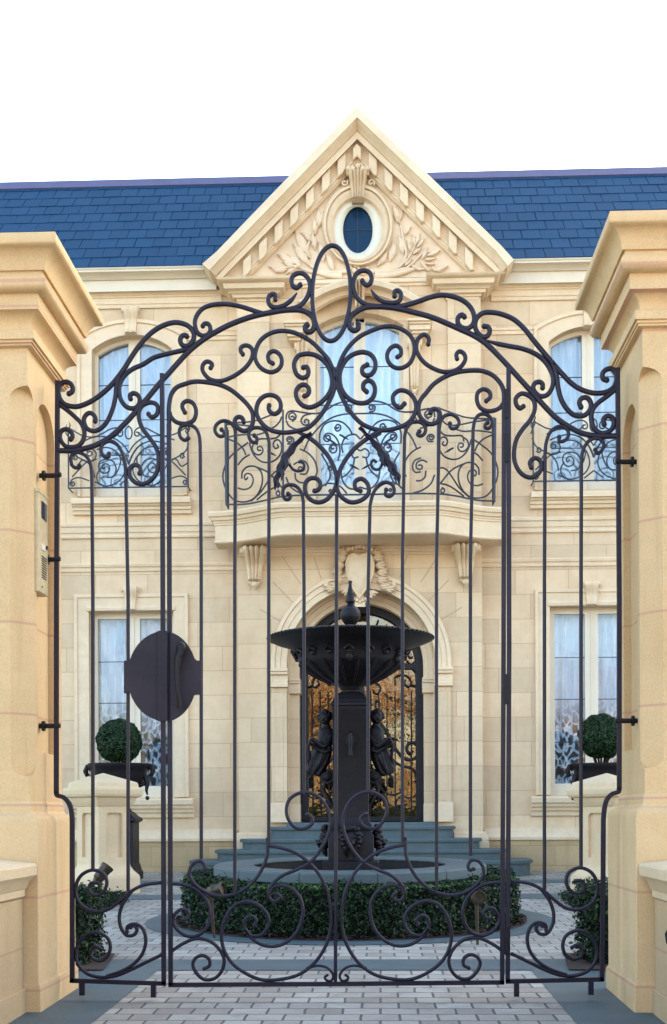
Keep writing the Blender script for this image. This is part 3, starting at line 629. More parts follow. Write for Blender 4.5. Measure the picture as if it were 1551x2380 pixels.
t_ = thing('intercom', 'slim brass intercom panel with small screen and speaker slots on the stone gate pier', 'intercom', tuple(P(91,1379,5.9)))
ya, yb_ = 5.815, 5.975; za, zb_ = zp(1381,5.9,90), zp(1147,5.9,90); xf = XL+.020
MB().box(XL-.04, xf, ya, yb_, za, zb_).build('panel', M['brass'], t_, bevel=.004)
MB().box(XL, xf+.003, ya-.004, yb_+.004, zb_-.012, zb_+.004).build('rim', M['brass'], t_)
MB().box(XL, xf+.003, ya+.045, yb_-.025, zb_-.13, zb_-.045).build('screen', M['screen'], t_)
MB().box(XL, xf+.004, ya+.04, yb_-.06, zb_-.285, zb_-.255).build('name_plate', M['white'], t_)
m = MB()
for k in range(10): m.box(XL, xf+.002, ya+.045, yb_-.03, za+.075+k*.0115, za+.080+k*.0115)
m.build('speaker_slots', M['screen'], t_)
MB().tube([(xf-.004, yb_-.03, za+.24), (xf+.007, yb_-.03, za+.24)], .010, 12).build('button', M['screen'], t_)
MB().tube([(xf-.004, ya+.05, za+.03), (xf+.003, ya+.05, za+.03)], .005, 10).build('screw', M['cast'], t_)

# ------------------------------------------------------------------ ground, all sheets follow the gentle fall
def sheet(name, polys, lift, mat, kind='structure'):
    m = MB()
    for poly in polys:
        m.add([(x, y, ground_z(y)+lift) for x, y in poly], [tuple(range(len(poly)))])
    o = m.build(name, mat); o['kind'] = kind; return o
def grid(x0, x1, ys): return [[(x0,a),(x1,a),(x1,b),(x0,b)] for a, b in zip(ys[:-1], ys[1:])]
sheet('ground', grid(-400, 400, [-400, 0, 24, 400]), -.012, M['earth'])
sheet('street', grid(-60, 60, [-60, 0, 1.5]), -.006, M['bounce_paving'])
sheet('driveway', grid(-7, 7, [1.0, 15.9]), 0, M['pavers'])
FC = (P(814, 2100, 9.76).x, 9.76)
def ringpoly(cx, cy, r0, r1, n=72):
    return [[(cx+r*math.cos(a), cy+r*math.sin(a)) for r, a in ((r0,2*math.pi*i/n),(r1,2*math.pi*i/n),(r1,2*math.pi*(i+1)/n),(r0,2*math.pi*(i+1)/n))] for i in range(n)]
XbL, XbR = -1.306, .866
yq0, yq1 = 6.97, 7.46
bands = grid(XbL, XbR, [yq0+.02, yq1-.03]) + grid(-3.2, XbL, [2.0, 7.44]) + grid(XbR, 3.2, [2.0, 7.44])
sheet('paving_border', bands, .004, M['bluestone'])
sheet('fountain_border', ringpoly(*FC, 1.30, 1.645), .0045, M['bluestone'])
sheet('far_paving_border', grid(-6, -1.75, [11.6, 12.15]) + grid(1.25, 6, [11.6, 12.15]) + grid(-6, 6, [13.55, 14.05]), .004, M['bluestone'])
sheet('mulch_bed', ringpoly(*FC, .2, 1.42), .008, M['mulch'])
# bark chips on the bed
n = 2600; a = rng.random(n)*2*np.pi; r = np.sqrt(rng.random(n)*(1.41**2-1.22**2)+1.22**2); yy = FC[1]+r*np.sin(a)
scatter('bark_chips', np.stack([FC[0]+r*np.cos(a), yy, .02*(yy-6)+.016+.012*rng.random(n)],1), np.tile([0,0,1.],(n,1)), .045, M['mulch'], jitter=.35)['kind'] = 'stuff'

# ------------------------------------------------------------------ fountain
gzf = ground_z(FC[1])
pool = thing('fountain_pool', 'round bluestone pool kerb encircled by the clipped hedge', 'fountain pool', (FC[0], FC[1], gzf))
def ell(rx, ry, z, n=96): return [(FC[0]+rx*math.cos(2*math.pi*i/n), FC[1]+ry*math.sin(2*math.pi*i/n), z+.02*ry*math.sin(2*math.pi*i/n)) for i in range(n)]
kz = zp(2029, FC[1]-1.12, 815)+.02*1.1
rx0, ry0, rx1, ry1 = 1.10, 1.13, .775, .80
m = MB(); m.rings([ell(rx1+.03,ry1+.03,kz-.022), ell(rx1,ry1,kz-.014), ell(rx1,ry1,kz-.006), ell(rx1+.008,ry1+.008,kz), ell(rx0-.012,ry0-.012,kz), ell(rx0,ry0,kz-.012), ell(rx0,ry0,kz-.075), ell(rx0-.04,ry0-.04,kz-.078), ell(rx0-.04,ry0-.04,kz-.5)], cap0=False, cap1=False)
m.build('kerb', M['bluestone'], pool, smooth=40)
m = MB()
for k in range(12):
    a = 2*math.pi*(k+.4)/12; c_, s_ = math.cos(a), math.sin(a)
    q0 = Vector((FC[0]+rx1*c_, FC[1]+ry1*s_, kz+.0015+.02*ry1*s_)); q1 = Vector((FC[0]+(rx0-.008)*c_, FC[1]+(ry0-.008)*s_, kz+.0015+.02*ry0*s_)); side = Vector((-s_, c_, 0))*.0025
    q2 = Vector((FC[0]+(rx0+.0015)*c_, FC[1]+(ry0+.0015)*s_, kz-.012+.02*ry0*s_)); q3 = q2+Vector((0,0,-.063))
    m.add([q0-side,q0+side,q1+side,q1-side,q2+side,q2-side,q3+side,q3-side], [(0,1,2,3),(3,2,4,5),(5,4,6,7)])
m.build('joints', M['cast'], pool)
m = MB(); m.rings([ell(rx1+.01,ry1+.01,kz-.019), ell(rx1+.01,ry1+.01,kz-.5), ell(rx1+.06,ry1+.06,kz-.5), ell(rx1+.06,ry1+.06,kz-.026)]+[ell(rx1+.01,ry1+.01,kz-.019)], cap0=False, cap1=False); m.build('basin_lining', M['cast'], pool, smooth=40)
w = MB(); n = 64; w.add([(FC[0]+(rx1+.01)*math.cos(2*math.pi*i/n), FC[1]+(ry1+.01)*math.sin(2*math.pi*i/n), kz-.30) for i in range(n)], [tuple(range(n))])
w.build('water', M['water'])['kind'] = 'structure'

fx, fy = P(816, 1700, FC[1]).x, FC[1]
px = FC[1]/FPX
def fz(y): return zp(y, fy, 816)
ft = thing('fountain', 'dark cast iron fountain with wide bowl and cherub figures before the front door', 'fountain', (fx, fy, kz-.30))
# bowl (outline read from the photograph)
rim = .672; zr = fz(1486)
prof = [(.02, fz(1600)), (25*px, fz(1602)), (28*px, fz(1596)), (45*px, fz(1591)), (66*px, fz(1580)), (82*px, fz(1571)), (99*px, fz(1560)), (112*px, fz(1550)), (120*px, fz(1543)), (121*px, fz(1538)), (126*px, fz(1527)), (132*px, fz(1512)), (150*px, zr-.055), (178*px, zr-.025), (rim-.012, zr-.008), (rim, zr), (rim, zr+.010), (rim-.012, zr+.016), (rim-.03, zr+.010), (.4, zr-.05), (.12, zr-.07), (.03, zr-.07)]
m = MB(); m.lathe(prof, fx, fy, 72)
bowl = m.build('bowl', M['cast'], ft, smooth=50)
m = MB()                                            # beaded edge and shell gadroons
for i in range(84):
    a = 2*math.pi*i/84; m.ball((fx+rim*math.cos(a), fy+rim*math.sin(a), zr+.006), .009, nu=6, nv=4)
m.build('rim_beading', M['cast'], bowl, smooth=60)
m = MB()
for i in range(18):
    a = 2*math.pi*i/18; pts = [(fx+r*px*math.cos(a), fy+r*px*math.sin(a), fz(y)) for r, y in ((48,1590),(84,1571),(112,1552),(121,1543))]; m.tube(pts, [.008,.014,.016,.008], 6)
    a += math.pi/18; m.ball((fx+127*px*math.cos(a), fy+127*px*math.sin(a), fz(1529)), .024, .024, .020, 8, 6)
    m.tube([(fx+131*px*math.cos(a-.08), fy+131*px*math.sin(a-.08), fz(1524)), (fx+138*px*math.cos(a), fy+138*px*math.sin(a), fz(1516)), (fx+131*px*math.cos(a+.08), fy+131*px*math.sin(a+.08), fz(1524))], .012, 6)
for i in range(6):
    a = 2*math.pi*i/6-math.pi/2; m.ball((fx+124*px*math.cos(a), fy+124*px*math.sin(a), fz(1540)), .030, .030, .040, 10, 8)
m.build('relief', M['cast'], bowl, smooth=60)
MB().lathe([(.002,fz(1349)),(4*px,fz(1349.5)),(4.5*px,fz(1352)),(3.6*px,fz(1357)),(4*px,fz(1362)),(7.5*px,fz(1378)),(9*px,fz(1380)),(8*px,fz(1384)),(11*px,fz(1396)),(11.5*px,fz(1399)),(7*px,fz(1402)),(6.5*px,fz(1406)),(10*px,fz(1407.5)),(17*px,fz(1412)),(22.5*px,fz(1420)),(24*px,fz(1428)),(22.5*px,fz(1437)),(17*px,fz(1446)),(12*px,fz(1452)),(22*px,fz(1470)),(26*px,fz(1492))][::-1], fx, fy, 28).build('finial', M['cast'], ft, smooth=50)
sq = [(26,2027+44),(64,2027+44),(64,2003),(62,2000),(54,1999),(52,1996),(52,1942),(50,1938),(46,1933),(48,1925),(48,1918),(45,1913),(42,1908),(41,1895),(41,1654),(43,1650),(43,1645),(45.5,1642),(45.5,1636),(42,1634),(40,1629),(37,1625),(34,1621),(32,1617),(27,1612),(22,1609)]
m = MB().square([(r*px, fz(y)) for r, y in sq], fx, fy); m.lathe([(22*px,fz(1611)),(21*px,fz(1606)),(24*px,fz(1602)),(28*px,fz(1598))], fx, fy, 32)
ped = m.build('pedestal', M['cast'], ft, smooth=30, bevel=.006)
yf = fy-41*px
m = MB(); m.tube([(fx,yf-.004,fz(1704)), (fx,yf-.03,fz(1709)), (fx,yf-.034,fz(1722)), (fx,yf-.03,fz(1733)), (fx,yf-.034,fz(1745)), (fx,yf-.032,fz(1758))], [.008,.016,.02,.02,.014,.022], 10)
m.lathe([(.01,0),(.045,0),(.042,.006),(.025,.008),(.005,.009)], 0, 0, 20); k = len(m.v)-100
m.v[k:] = [(fx+x, yf-z, fz(1722)+y) for x, y, z in m.v[k:]]
m.build('spout', M['cast'], ped, smooth=45)
def lion(cx, cy, ax):
    """lion mask: brow, muzzle, mane of tufts; ax is the direction it looks"""
    m = MB(); z = fz(1950); rot = Matrix.Rotation(math.atan2(ax[0], -ax[1]), 3, 'Z')
    def q(x, y, zz): return tuple(Vector((cx,cy,z)) + rot @ Vector((x,y,zz)))
    m.ball(q(0,-.02,0), .06, .055, .075, 12, 9, rot); m.ball(q(0,-.075,-.028), .034, .03, .03, 10, 8, rot); m.ball(q(0,-.10,-.012), .014, .012, .010, 8, 6)
    m.ball(q(-.027,-.062,.022), .016, nu=8, nv=6); m.ball(q(.027,-.062,.022), .016, nu=8, nv=6); m.ball(q(0,-.07,-.062), .022, .02, .012, 8, 6)
    for i in range(26):
        a = -1.0+i*(math.pi+2.0)/25; k = 1+.12*math.sin(i*2.3); m.ball(q(.066*k*math.cos(a),-.028-.012*(i%2),.083*k*math.sin(a)+.012), .028, .024, .024, 8, 6)
    for s in (-1,1): m.tube([q(s*.03,-.05,-.05), q(s*.045,-.035,-.10), q(s*.03,-.02,-.14)], [.02,.022,.006], 6)
    return m.build('lion_mask', M['cast'], ped, smooth=60)
lion(fx, fy-50*px, (0,-1)); lion(fx-52*px, fy-.02, (-1,0)); lion(fx+52*px, fy-.02, (1,0))
# cherub figures rising from scrolled brackets on both flanks of the pedestal
def cherub(s):
    q = lambda x, y, d=0: Vector((P(816+s*(x-816), y, fy).x, fy+d, fz(y)))
    # pelvis first (root): spine, head, two arms reaching forward and out
    V = [q(880,1745), q(876,1722), q(874,1700), q(874,1688), q(876,1672,-.01), q(862,1702), q(866,1724,-.05), q(880,1738,-.10), q(899,1722,-.13), q(906,1716,-.14), q(884,1702,-.02), q(884,1726,-.03), q(893,1733,-.06), q(908,1712,-.09), q(884,1770), q(893,1800)]
    E = [(0,1),(1,2),(2,3),(3,4),(2,5),(5,6),(6,7),(7,8),(8,9),(2,10),(10,11),(11,12),(12,13),(0,14),(14,15)]
    Rr = [.066,.062,.060,.030,.034,.036,.028,.023,.018,.014,.036,.028,.023,.014,.07,.045]
    body = link_mesh('cherub', skin_mesh([tuple(v) for v in V], E, Rr, 2), M['cast'], ft)
    m = MB(); c = q(876,1668,-.012); m.ball(c, .050, .054, .058, 14, 10)
    m.ball(c+Vector((s*.012,-.05,-.008)), .012, .012, .010, 8, 6); m.ball(c+Vector((s*.02,-.042,-.018)), .016, nu=8, nv=6); m.ball(c+Vector((-s*.012,-.044,-.018)), .015, nu=8, nv=6); m.ball(c+Vector((s*.006,-.044,-.036)), .018, .014, .012, 8, 6); m.ball(c+Vector((s*.044,0,-.004)), .009, .012, .016, 8, 6)
    m.build('head', M['cast'], body, smooth=60)
    m = MB()
    for i in range(34):                              # curls
        u = random.random()*2*math.pi; v = random.uniform(-.1,1.4)
        d = Vector((math.cos(u)*math.cos(v)*.05, math.sin(u)*math.cos(v)*.052+.012, math.sin(v)*.058)); m.ball(c+d, .017, nu=7, nv=5)
    m.build('hair', M['cast'], body, smooth=60)
    m = MB()                                        # fluted drapery sweeping down to the bracket
    rs = []
    for k, (x, y, w) in enumerate(((876,1726,13),(879,1738,17),(884,1752,19),(890,1768,20),(896,1783,19),(901,1795,17),(903,1799,11))):
        c2 = q(x, y, -.02); sh = s*.42
        rs.append([tuple(c2+Vector((math.cos(2*math.pi*i/54)*w*px*(1+.17*math.sin(8*2*math.pi*i/54+k*.35)), math.sin(2*math.pi*i/54)*.068*(1+.17*math.sin(8*2*math.pi*i/54+k*.35)), s*math.cos(2*math.pi*i/54)*w*px*.35+(.010*math.sin(i*1.9) if k > 4 else 0)))) for i in range(54)])
    m.rings(rs)
    for j in range(5):                               # loose swags of cloth
        m.tube([q(866+5*j,1734+2*j,-.075+.012*abs(j-2)), q(873+6*j,1758+3*j,-.10+.015*abs(j-2)), q(882+6*j,1786+2*j,-.075+.015*abs(j-2)), q(888+6*j,1803-j,-.05)], [.008,.014,.012,.004], 7)
    m.tube([q(858,1742,-.06), q(878,1750,-.105), q(902,1736,-.08), q(912,1726,-.10)], [.012,.017,.014,.006], 8); m.tube([q(906,1716,-.13), q(914,1735,-.12), q(910,1760,-.09), q(915,1778,-.06)], [.008,.014,.014,.004], 7)
    m.build('drapery', M['cast'], body, smooth=50)
    m = MB()
    sp = [q(x,y,-.02) for x, y in spline(spiral(872,1806,4,17,0,620,24),2)] + [q(880,1835,-.02), q(866,1858,-.01), q(858,1870)]
    m.tube(sp, .018, 8, flat=2.2); m.ball(q(872,1806,-.02), .05, .05, .05, 10, 8)
    for i in range(6): m.tube([q(905+3*i%7,1800+3*i,-.05), q(912,1808+4*i,-.06+.02*i), q(902,1812+3*i,-.05+.02*i)], [.014,.016,.004], 6)
    m.build('bracket', M['cast'], ft, smooth=50)
cherub(-1); cherub(1)

# ------------------------------------------------------------------ hedges, topiary, urns, stone bollards, lamps
def hedge_leaves(parent, gen, n, size, mat): 
    pts, nr = gen(n); return scatter('foliage', pts, nr, size, mat, parent, jitter=.8)
hd = thing('ring_hedge', 'low clipped box hedge ringing the round fountain pool', 'hedge', (FC[0], FC[1], gzf))
HT = .352
def gen_ring(n):
    k = rng.random(n); a = rng.random(n)*2*np.pi; pts = np.zeros((n,3)); nr = np.zeros((n,3))
    out = k < .52; inn = (k >= .52) & (k < .6); top = k >= .6
    z = rng.random(n)*HT; r = np.where(out, 1.338, np.where(inn, 1.12, np.sqrt(rng.random(n)*(1.338**2-1.12**2)+1.12**2)))
    bulge = .018*np.sin(a*9+1)+.014*np.sin(a*23)+.012*rng.normal(size=n); r = r+np.where(out, bulge-.03*(z/HT<.12)-rng.random(n)*.03, 0)
    zz = np.where(top, HT+.012*np.sin(a*7)+.012*np.sin(a*19)+.012*rng.normal(size=n), z); zz = np.where(top & (rng.random(n) < .05), zz+.035*rng.random(n), zz)
    pts[:,0] = FC[0]+r*np.cos(a); pts[:,1] = FC[1]+r*np.sin(a); pts[:,2] = .02*(pts[:,1]-6)+zz
    nr[:,0] = np.cos(a)*(out*1.-inn*1.); nr[:,1] = np.sin(a)*(out*1.-inn*1.); nr[:,2] = top*1.+.3
    return pts, nr
def rp_(r, z): return [(FC[0]+r*math.cos(2*math.pi*i/72), FC[1]+r*math.sin(2*math.pi*i/72), z+ground_z(FC[1]+r*math.sin(2*math.pi*i/72))) for i in range(72)]
MB().rings([rp_(1.15,.02), rp_(1.15,HT-.035), rp_(1.275,HT-.035), rp_(1.275,.03)], cap0=False, cap1=False).build('dark_core', M['core'], hd)
hedge_leaves(hd, gen_ring, 56000, .026, M['box'])
n = 1500; a = rng.random(n)*2*np.pi; a = np.where(rng.random(n) < .6, -np.pi/2+rng.normal(size=n)*.7, a); r = 1.338-rng.random(n)**2*.2; tall = .02*np.sin(a*13)+.02*np.sin(a*31)
q_ = np.stack([FC[0]+r*np.cos(a), FC[1]+r*np.sin(a), .02*(FC[1]+r*np.sin(a)-6)+HT+.005+np.clip(tall,0,.04)*rng.random(n)],1)
scatter('young_shoots', q_, np.tile([0,-.5,.8],(n,1)), .024, M['shoots'], hd, jitter=.8)

def box_hedge(label, x0, x1, y0, y1, h, n, cat='hedge', group=None):
    g0 = ground_z((y0+y1)/2); t = thing('box_hedge', label, cat, ((x0+x1)/2, (y0+y1)/2, g0), group)
    MB().box(x0+.05, x1-.05, y0+.05, y1-.05, g0+.01, g0+h-.05).build('dark_core', M['core'], t)
    def gen(n):
        A = np.array([(x1-x0)*(y1-y0), (x1-x0)*h, (y1-y0)*h, (y1-y0)*h, (x1-x0)*h]); f = rng.choice(5, n, p=A/A.sum()); u, v = rng.random(n), rng.random(n)
        X = np.choose(f, [x0+u*(x1-x0), x0+u*(x1-x0), np.full(n,x0), np.full(n,x1), x0+u*(x1-x0)]); Y = np.choose(f, [y0+v*(y1-y0), np.full(n,y0), y0+u*(y1-y0), y0+u*(y1-y0), np.full(n,y1)]); Z = np.choose(f, [np.full(n,h), v*h, v*h, v*h, v*h])
        nr = np.array([(0,0,1),(0,-1,.3),(-1,0,.3),(1,0,.3),(0,1,.3)], float)[f]
        return np.stack([X,Y,Z+g0],1)+.02*rng.normal(size=(n,3))-nr*.02*rng.random((n,1)), nr
    hedge_leaves(t, gen, n, .03, M['box']); return t
xh = P(243,2150,7.6).x; box_hedge('clipped box bush in a bed just inside the left gate pier, beside a bronze lamp', xh-.75, xh-.02, 7.15, 7.6, .44, 9000, 'bush', 'box bushes inside the piers')
xh2 = P(1336,2150,7.6).x; box_hedge('clipped box bush in a bed just inside the right gate pier', xh2+.02, xh2+.75, 7.15, 7.6, .46, 9000, 'bush', 'box bushes inside the piers')
for s, xa, xb in ((-1, P(276,2070,11).x-.02, P(205,2070,11).x), (1, P(1322,2065,11).x, P(1440,2065,11).x)):
    box_hedge('low strip of box plants at the foot of the left stone bollard' if s < 0 else 'low strip of box plants at the foot of the right stone bollard', min(xa,xb), max(xa,xb), 10.5, 11.45, .09, 2600, 'low hedge', 'low box strips by the bollards')
# open planting squares cut into the paving
sheet('planting_bed', [[(xh-.8,6.95),(xh+.14,6.95),(xh+.06,7.65),(xh-.8,7.65)], [(xh2-.14,6.95),(xh2+.8,6.95),(xh2+.8,7.65),(xh2-.06,7.65)]], .0125, M['mulch'])

def ball_tree(cx, ytop, yb, label, grp):
    Yt = 14.3; c = P(cx, (ytop+yb)/2, Yt); r = 52*Yt/FPX
    t = thing('topiary_ball', label, 'topiary', (c.x, c.y, c.z-r-.06), grp)
    n = 9000; v = rng.normal(size=(n,3)); v /= np.linalg.norm(v,axis=1)[:,None]
    keep = (v[:,2] > -.93); v = v[keep]; rad = r*(.93+.085*rng.random(len(v))+.03*np.sin(v[:,0]*11)*np.sin(v[:,2]*9))
    scatter('foliage', np.array(c)+v*rad[:,None], v, .03, M['topiary'], t, jitter=.7)
    m = MB(); m.ball(c, r*.90, nu=20, nv=12)  # dark core ball added inside the leaves
    for i in range(7): a = i*.9; m.tube([c+Vector((math.cos(a)*.10,math.sin(a)*.10,-r*.8)), c+Vector((math.cos(a)*.06,math.sin(a)*.06,-r-.07))], .012, 6)
    m.build('stems', M['core'], t)
    return c, r
def urn(cx, label):
    Yt = 14.3; k = Yt/FPX; c = P(cx, 1776, Yt); g0 = ground_z(Yt); z = lambda y: zp(y, Yt, cx)
    t = thing('urn_planter', label, 'urn', (c.x, Yt, g0), 'cast iron urns')
    MB().square([(46*k,g0-.02),(46*k,z(2028)),(43*k,z(2022)),(40*k,z(2010)),(38*k,z(2005)),(38*k,z(1912)),(45*k,z(1908)),(45*k,z(1902)),(36*k,z(1896)),(30*k,z(1888)),(20*k,z(1882))], c.x, Yt).build('pedestal', M['cast'], t, bevel=.006)
    MB().lathe([(18*k,z(1890)),(28*k,z(1884)),(24*k,z(1878)),(12*k,z(1868)),(13*k,z(1858)),(22*k,z(1848)),(42*k,z(1833)),(56*k,z(1815)),(62*k,z(1800)),(64*k,z(1790)),(70*k,z(1785)),(74*k,z(1780)),(74*k,z(1775)),(68*k,z(1775)),(60*k,z(1786)),(.02,z(1790))], c.x, Yt, 40).build('bowl', M['cast'], t, smooth=45)
    for s in (-1, 1):
        q = lambda dx, y: P(cx, 1700, Yt)*0 + Vector((c.x+s*dx*k, Yt-.02, z(y)))
        m = MB(); m.tube([q(66,1788), q(76,1782), q(79,1792), q(76,1802), q(70,1800)], [.03,.034,.034,.026,.016], 8)
        m.tube([q(42,1812), q(52,1800), q(62,1806), q(66,1820), q(64,1838), q(66,1848)], [.03,.035,.035,.030,.018,.010], 8); m.ball(q(66,1855), .026, nu=10, nv=7); m.tube([q(34,1818), q(48,1826), q(60,1822)], [.02,.03,.02], 8)
        m.build('handle', M['cast'], t, smooth=50)
    m = MB(); m.lathe([(66*k,z(1779.5)),(.01,z(1778))], c.x, Yt, 30); m.build('soil', M['mulch'], t)
ball_tree(277, 1672, 1774, 'clipped green topiary ball in the iron urn left of the front door', 'topiary balls')
ball_tree(1398, 1661, 1763, 'clipped green topiary ball in the iron urn half hidden by the right gate pier', 'topiary balls')
urn(278, 'black cast iron urn on a pedestal behind the left stone bollard, holding a topiary ball'); urn(1399, 'black cast iron urn behind the right stone bollard, holding a topiary ball')

def bollard(cx, label):
    Yb = 12.4; k = Yb/FPX; g0 = ground_z(Yb); c = P(cx, 1850, Yb); z = lambda y: zp(y, Yb, cx)
    t = thing('stone_bollard', label, 'stone bollard', (c.x, Yb, g0), 'stone bollards')
    rot = R(41); sq_ = lambda prof: MB().lathe([(r*k, zz) for r, zz in prof], c.x, Yb, 4, ph=-math.pi/2+R(3))
    sq_([(60,z(1875)),(66,z(1873)),(74,z(1864)),(78,z(1857)),(79,z(1854)),(90,z(1852)),(94,z(1846)),(95,z(1838)),(94,z(1833)),(84,z(1831)),(82,z(1822)),(80,z(1819)),(2,z(1797))]).build('cap', M['coping'], t, bevel=.006)
    # shaft: eight-sided, with sunk panels in the two visible faces
    a0 = -math.pi/2+R(3); cor = [Vector((c.x+62*k*math.cos(a0+i*math.pi/2), Yb+62*k*math.sin(a0+i*math.pi/2), 0)) for i in range(4)]
    body = MB().prism_z([(p.x,p.y) for p in cor], g0+.2, z(1874)); cuts = []
    for i, j in ((0,1),(3,0)):
        d = (cor[j]-cor[i]); L = d.length; d.normalize(); nn = Vector((d.y,-d.x,0)); 
        if nn.y > 0: nn = -nn
        pts = [(.24*L, z(1992)), (.76*L, z(1992)), (.76*L, z(1896)), (.70*L, z(1889)), (.30*L, z(1889)), (.24*L, z(1896))]
        a = [cor[i]+d*u-nn*.035+Vector((0,0,zz)) for u, zz in pts]; b = [q+nn*.09 for q in a]; n = len(a)
        mm = MB(); mm.add(a+b, [tuple(range(n)), tuple(range(2*n-1,n-1,-1))]+[(q,q+n,(q+1)%n+n,(q+1)%n) for q in range(n)]); cuts.append(mm)
    link_mesh('shaft', boolean(body, cuts), M['coping'], t)
    sq_([(86,g0-.02),(86,z(2040)),(84,z(2034)),(72,z(2024)),(64,z(2014)),(62.5,z(2008))]).build('base', M['coping'], t, bevel=.006)
bollard(240, 'stone bollard with pyramid cap and sunk panels inside the left gate pier'); bollard(1411, 'stone bollard with pyramid cap, mostly hidden behind the right gate post')

def spot(x, y, Y, aim, label):
    c = P(x, y, Y); g0 = ground_z(Y); t = thing('garden_spotlight', label, 'garden light', (c.x, Y, g0), 'bronze garden spotlights')
    d = Vector(aim).normalized()
    rs = []
    u = d.orthogonal().normalized(); v = d.cross(u)
    for s, r in ((-.075,.004),(-.07,.022),(-.045,.030),(-.04,.037),(-.01,.041),(-.005,.046),(.012,.046),(.018,.040),(.05,.043),(.056,.047),(.072,.047),(.074,.039),(.058,.036),(.055,.002)):
        rs.append([tuple(c+d*s+u*(r*math.cos(2*math.pi*i/20))+v*(r*math.sin(2*math.pi*i/20))) for i in range(20)])
    MB().rings(rs).build('lamp_head', M['bronze'], t, smooth=40)
    MB().tube([c-d*.02+Vector((0,0,-.03)), c-d*.02+Vector((0,0,-.085)), Vector((c.x,c.y,max(g0, c.z-.32)))], [.018,.013,.010], 8).build('stake', M['bronze'], t, smooth=40)
spot(498, 2071, 8.20, (.8,-.3,.22), 'bronze garden spotlight turned sideways at the left front of the ring hedge')
spot(1110, 2087, 8.16, (.15,-1,.12), 'bronze garden spotlight facing the gate at the right front of the ring hedge')
spot(236, 2032, 8.15, (.5,.3,.7), 'bronze garden spotlight on a stake above the box bush by the left pier')
# ------------------------------------------------------------------ the house
YW, YB = 15.7, 15.5
gh = ground_z(YB)
XC = P(838, 1400, YB).x
house = thing('mansion', 'two storey cream limestone mansion with blue slate roof, pediment and balcony over an arched door', 'mansion', (XC, YB, gh))
M['mortar'] = stone('pink mortar', (.47,.33,.215), grain=.1)
def part(mb, name, mat, parent=house, **k): return mb.build(name, M[mat], parent, **k)
def wx(x, Y, y=1400): return P(x, y, Y).x
def mirx(X): return 2*XC-X
XA, XB = -9.5, 16.0  # right end stretched out of view so the house shades the gate
zeave = zp(619, YW-.30, 330)
print('eave z left/right', zeave, zp(597, YW-.30, 1290), 'string', zp(1232, YW, 250), zp(1210, YW, 1300), 'sill', zp(1155, YW, 300), zp(1137, YW, 1330), 'base', zp(1955, YW, 500), zp(1948, YW, 1250))

def archpoly(xc, hw, zb, zs, zt, n=16):
    if zt-zs < .004: return [(xc-hw,zb),(xc+hw,zb),(xc+hw,zs),(xc-hw,zs)]
    h = zt-zs; r = (hw*hw+h*h)/(2*h); a0 = math.asin(hw/r); c = zt-r
    return [(xc-hw,zb),(xc+hw,zb)] + [(xc+r*math.sin(a0-2*a0*i/n), c+r*math.cos(a0-2*a0*i/n)) for i in range(n+1)]
PXW = YW/FPX
# openings
XWL = wx(308, YW, 950); XWR = mirx(XWL)
HWU = 94*PXW; up = dict(zb=zp(1152,YW,308), zs=zp(813,YW,308), zt=zp(779,YW,308))
XLL = wx(306.5, YW, 1600); XLR = mirx(XLL); HWL = 99.5*PXW; lo = dict(zb=zp(1853,YW,308), zs=zp(1420,YW,308), zt=zp(1420,YW,308))
PXB = YB/FPX
XF = wx(836.5, YB, 930); HWF = 102*PXB; fr = dict(zb=zp(1168,YB,838), zs=zp(757,YB,838), zt=zp(726,YB,838))
XD = wx(839.5, YB, 1600); RD = 172.5*PXB; zsp = zp(1540, YB, 838); zdoor = zp(1909, YB, 838)
doorpoly = lambda r, zb=zdoor-.02: [(XD-r,zb),(XD+r,zb)] + [(XD+r*math.cos(math.pi*i/32), zsp+r*math.sin(math.pi*i/32)) for i in range(33)]
ops = [archpoly(XWL,HWU,**up), archpoly(XWR,HWU,**up), archpoly(XLL,HWL,**lo), archpoly(XLR,HWL,**lo)]
zb_base = zp(1953, YW, 500)
body = MB().box(XA, XB, YW, YW+.35, gh-.2, zeave-.05)
cut = [MB().prism(p, YW-.3, YW+.6) for p in ops] + [MB().prism(archpoly(XF,HWF-.02,**fr), YW-.3, YW+.6), MB().prism(doorpoly(RD-.02), YW-.3, YW+.8)]
me = boolean(body, cut); wall = link_mesh('wall', me, M['ashlar'], house)
m = MB().box(XA, XA+.3, YW+.36, 21, gh-.2, zeave-.05).box(XB-.3, XB, YW+.36, 21, gh-.2, zeave-.05).box(XA, XB, 21.01, 21.3, gh-.2, zeave-.05)
m.box(XA+.31, XB-.31, YW+.36, 21, zeave-.3, zeave-.2)
part(m, 'rear_walls', 'ashlar')
part(MB().box(XA+.31, XB-.31, YW+.36, 21, zp(1290,YW,838)-.02, zp(1290,YW,838)+.1), 'upper_floor', 'timber')
bx0, bx1 = wx(553, YB), wx(1121, YB)
zcap = zp(647, YB, 838)
body = MB().box(bx0, bx1, YB, YW-.001, gh-.2, zcap)
me = boolean(body, [MB().prism(archpoly(XF,HWF,**fr), YB-.3, YW+.2), MB().prism(doorpoly(RD), YB-.3, YW+.2)])
link_mesh('centre_bay', me, M['ashlar'], house)

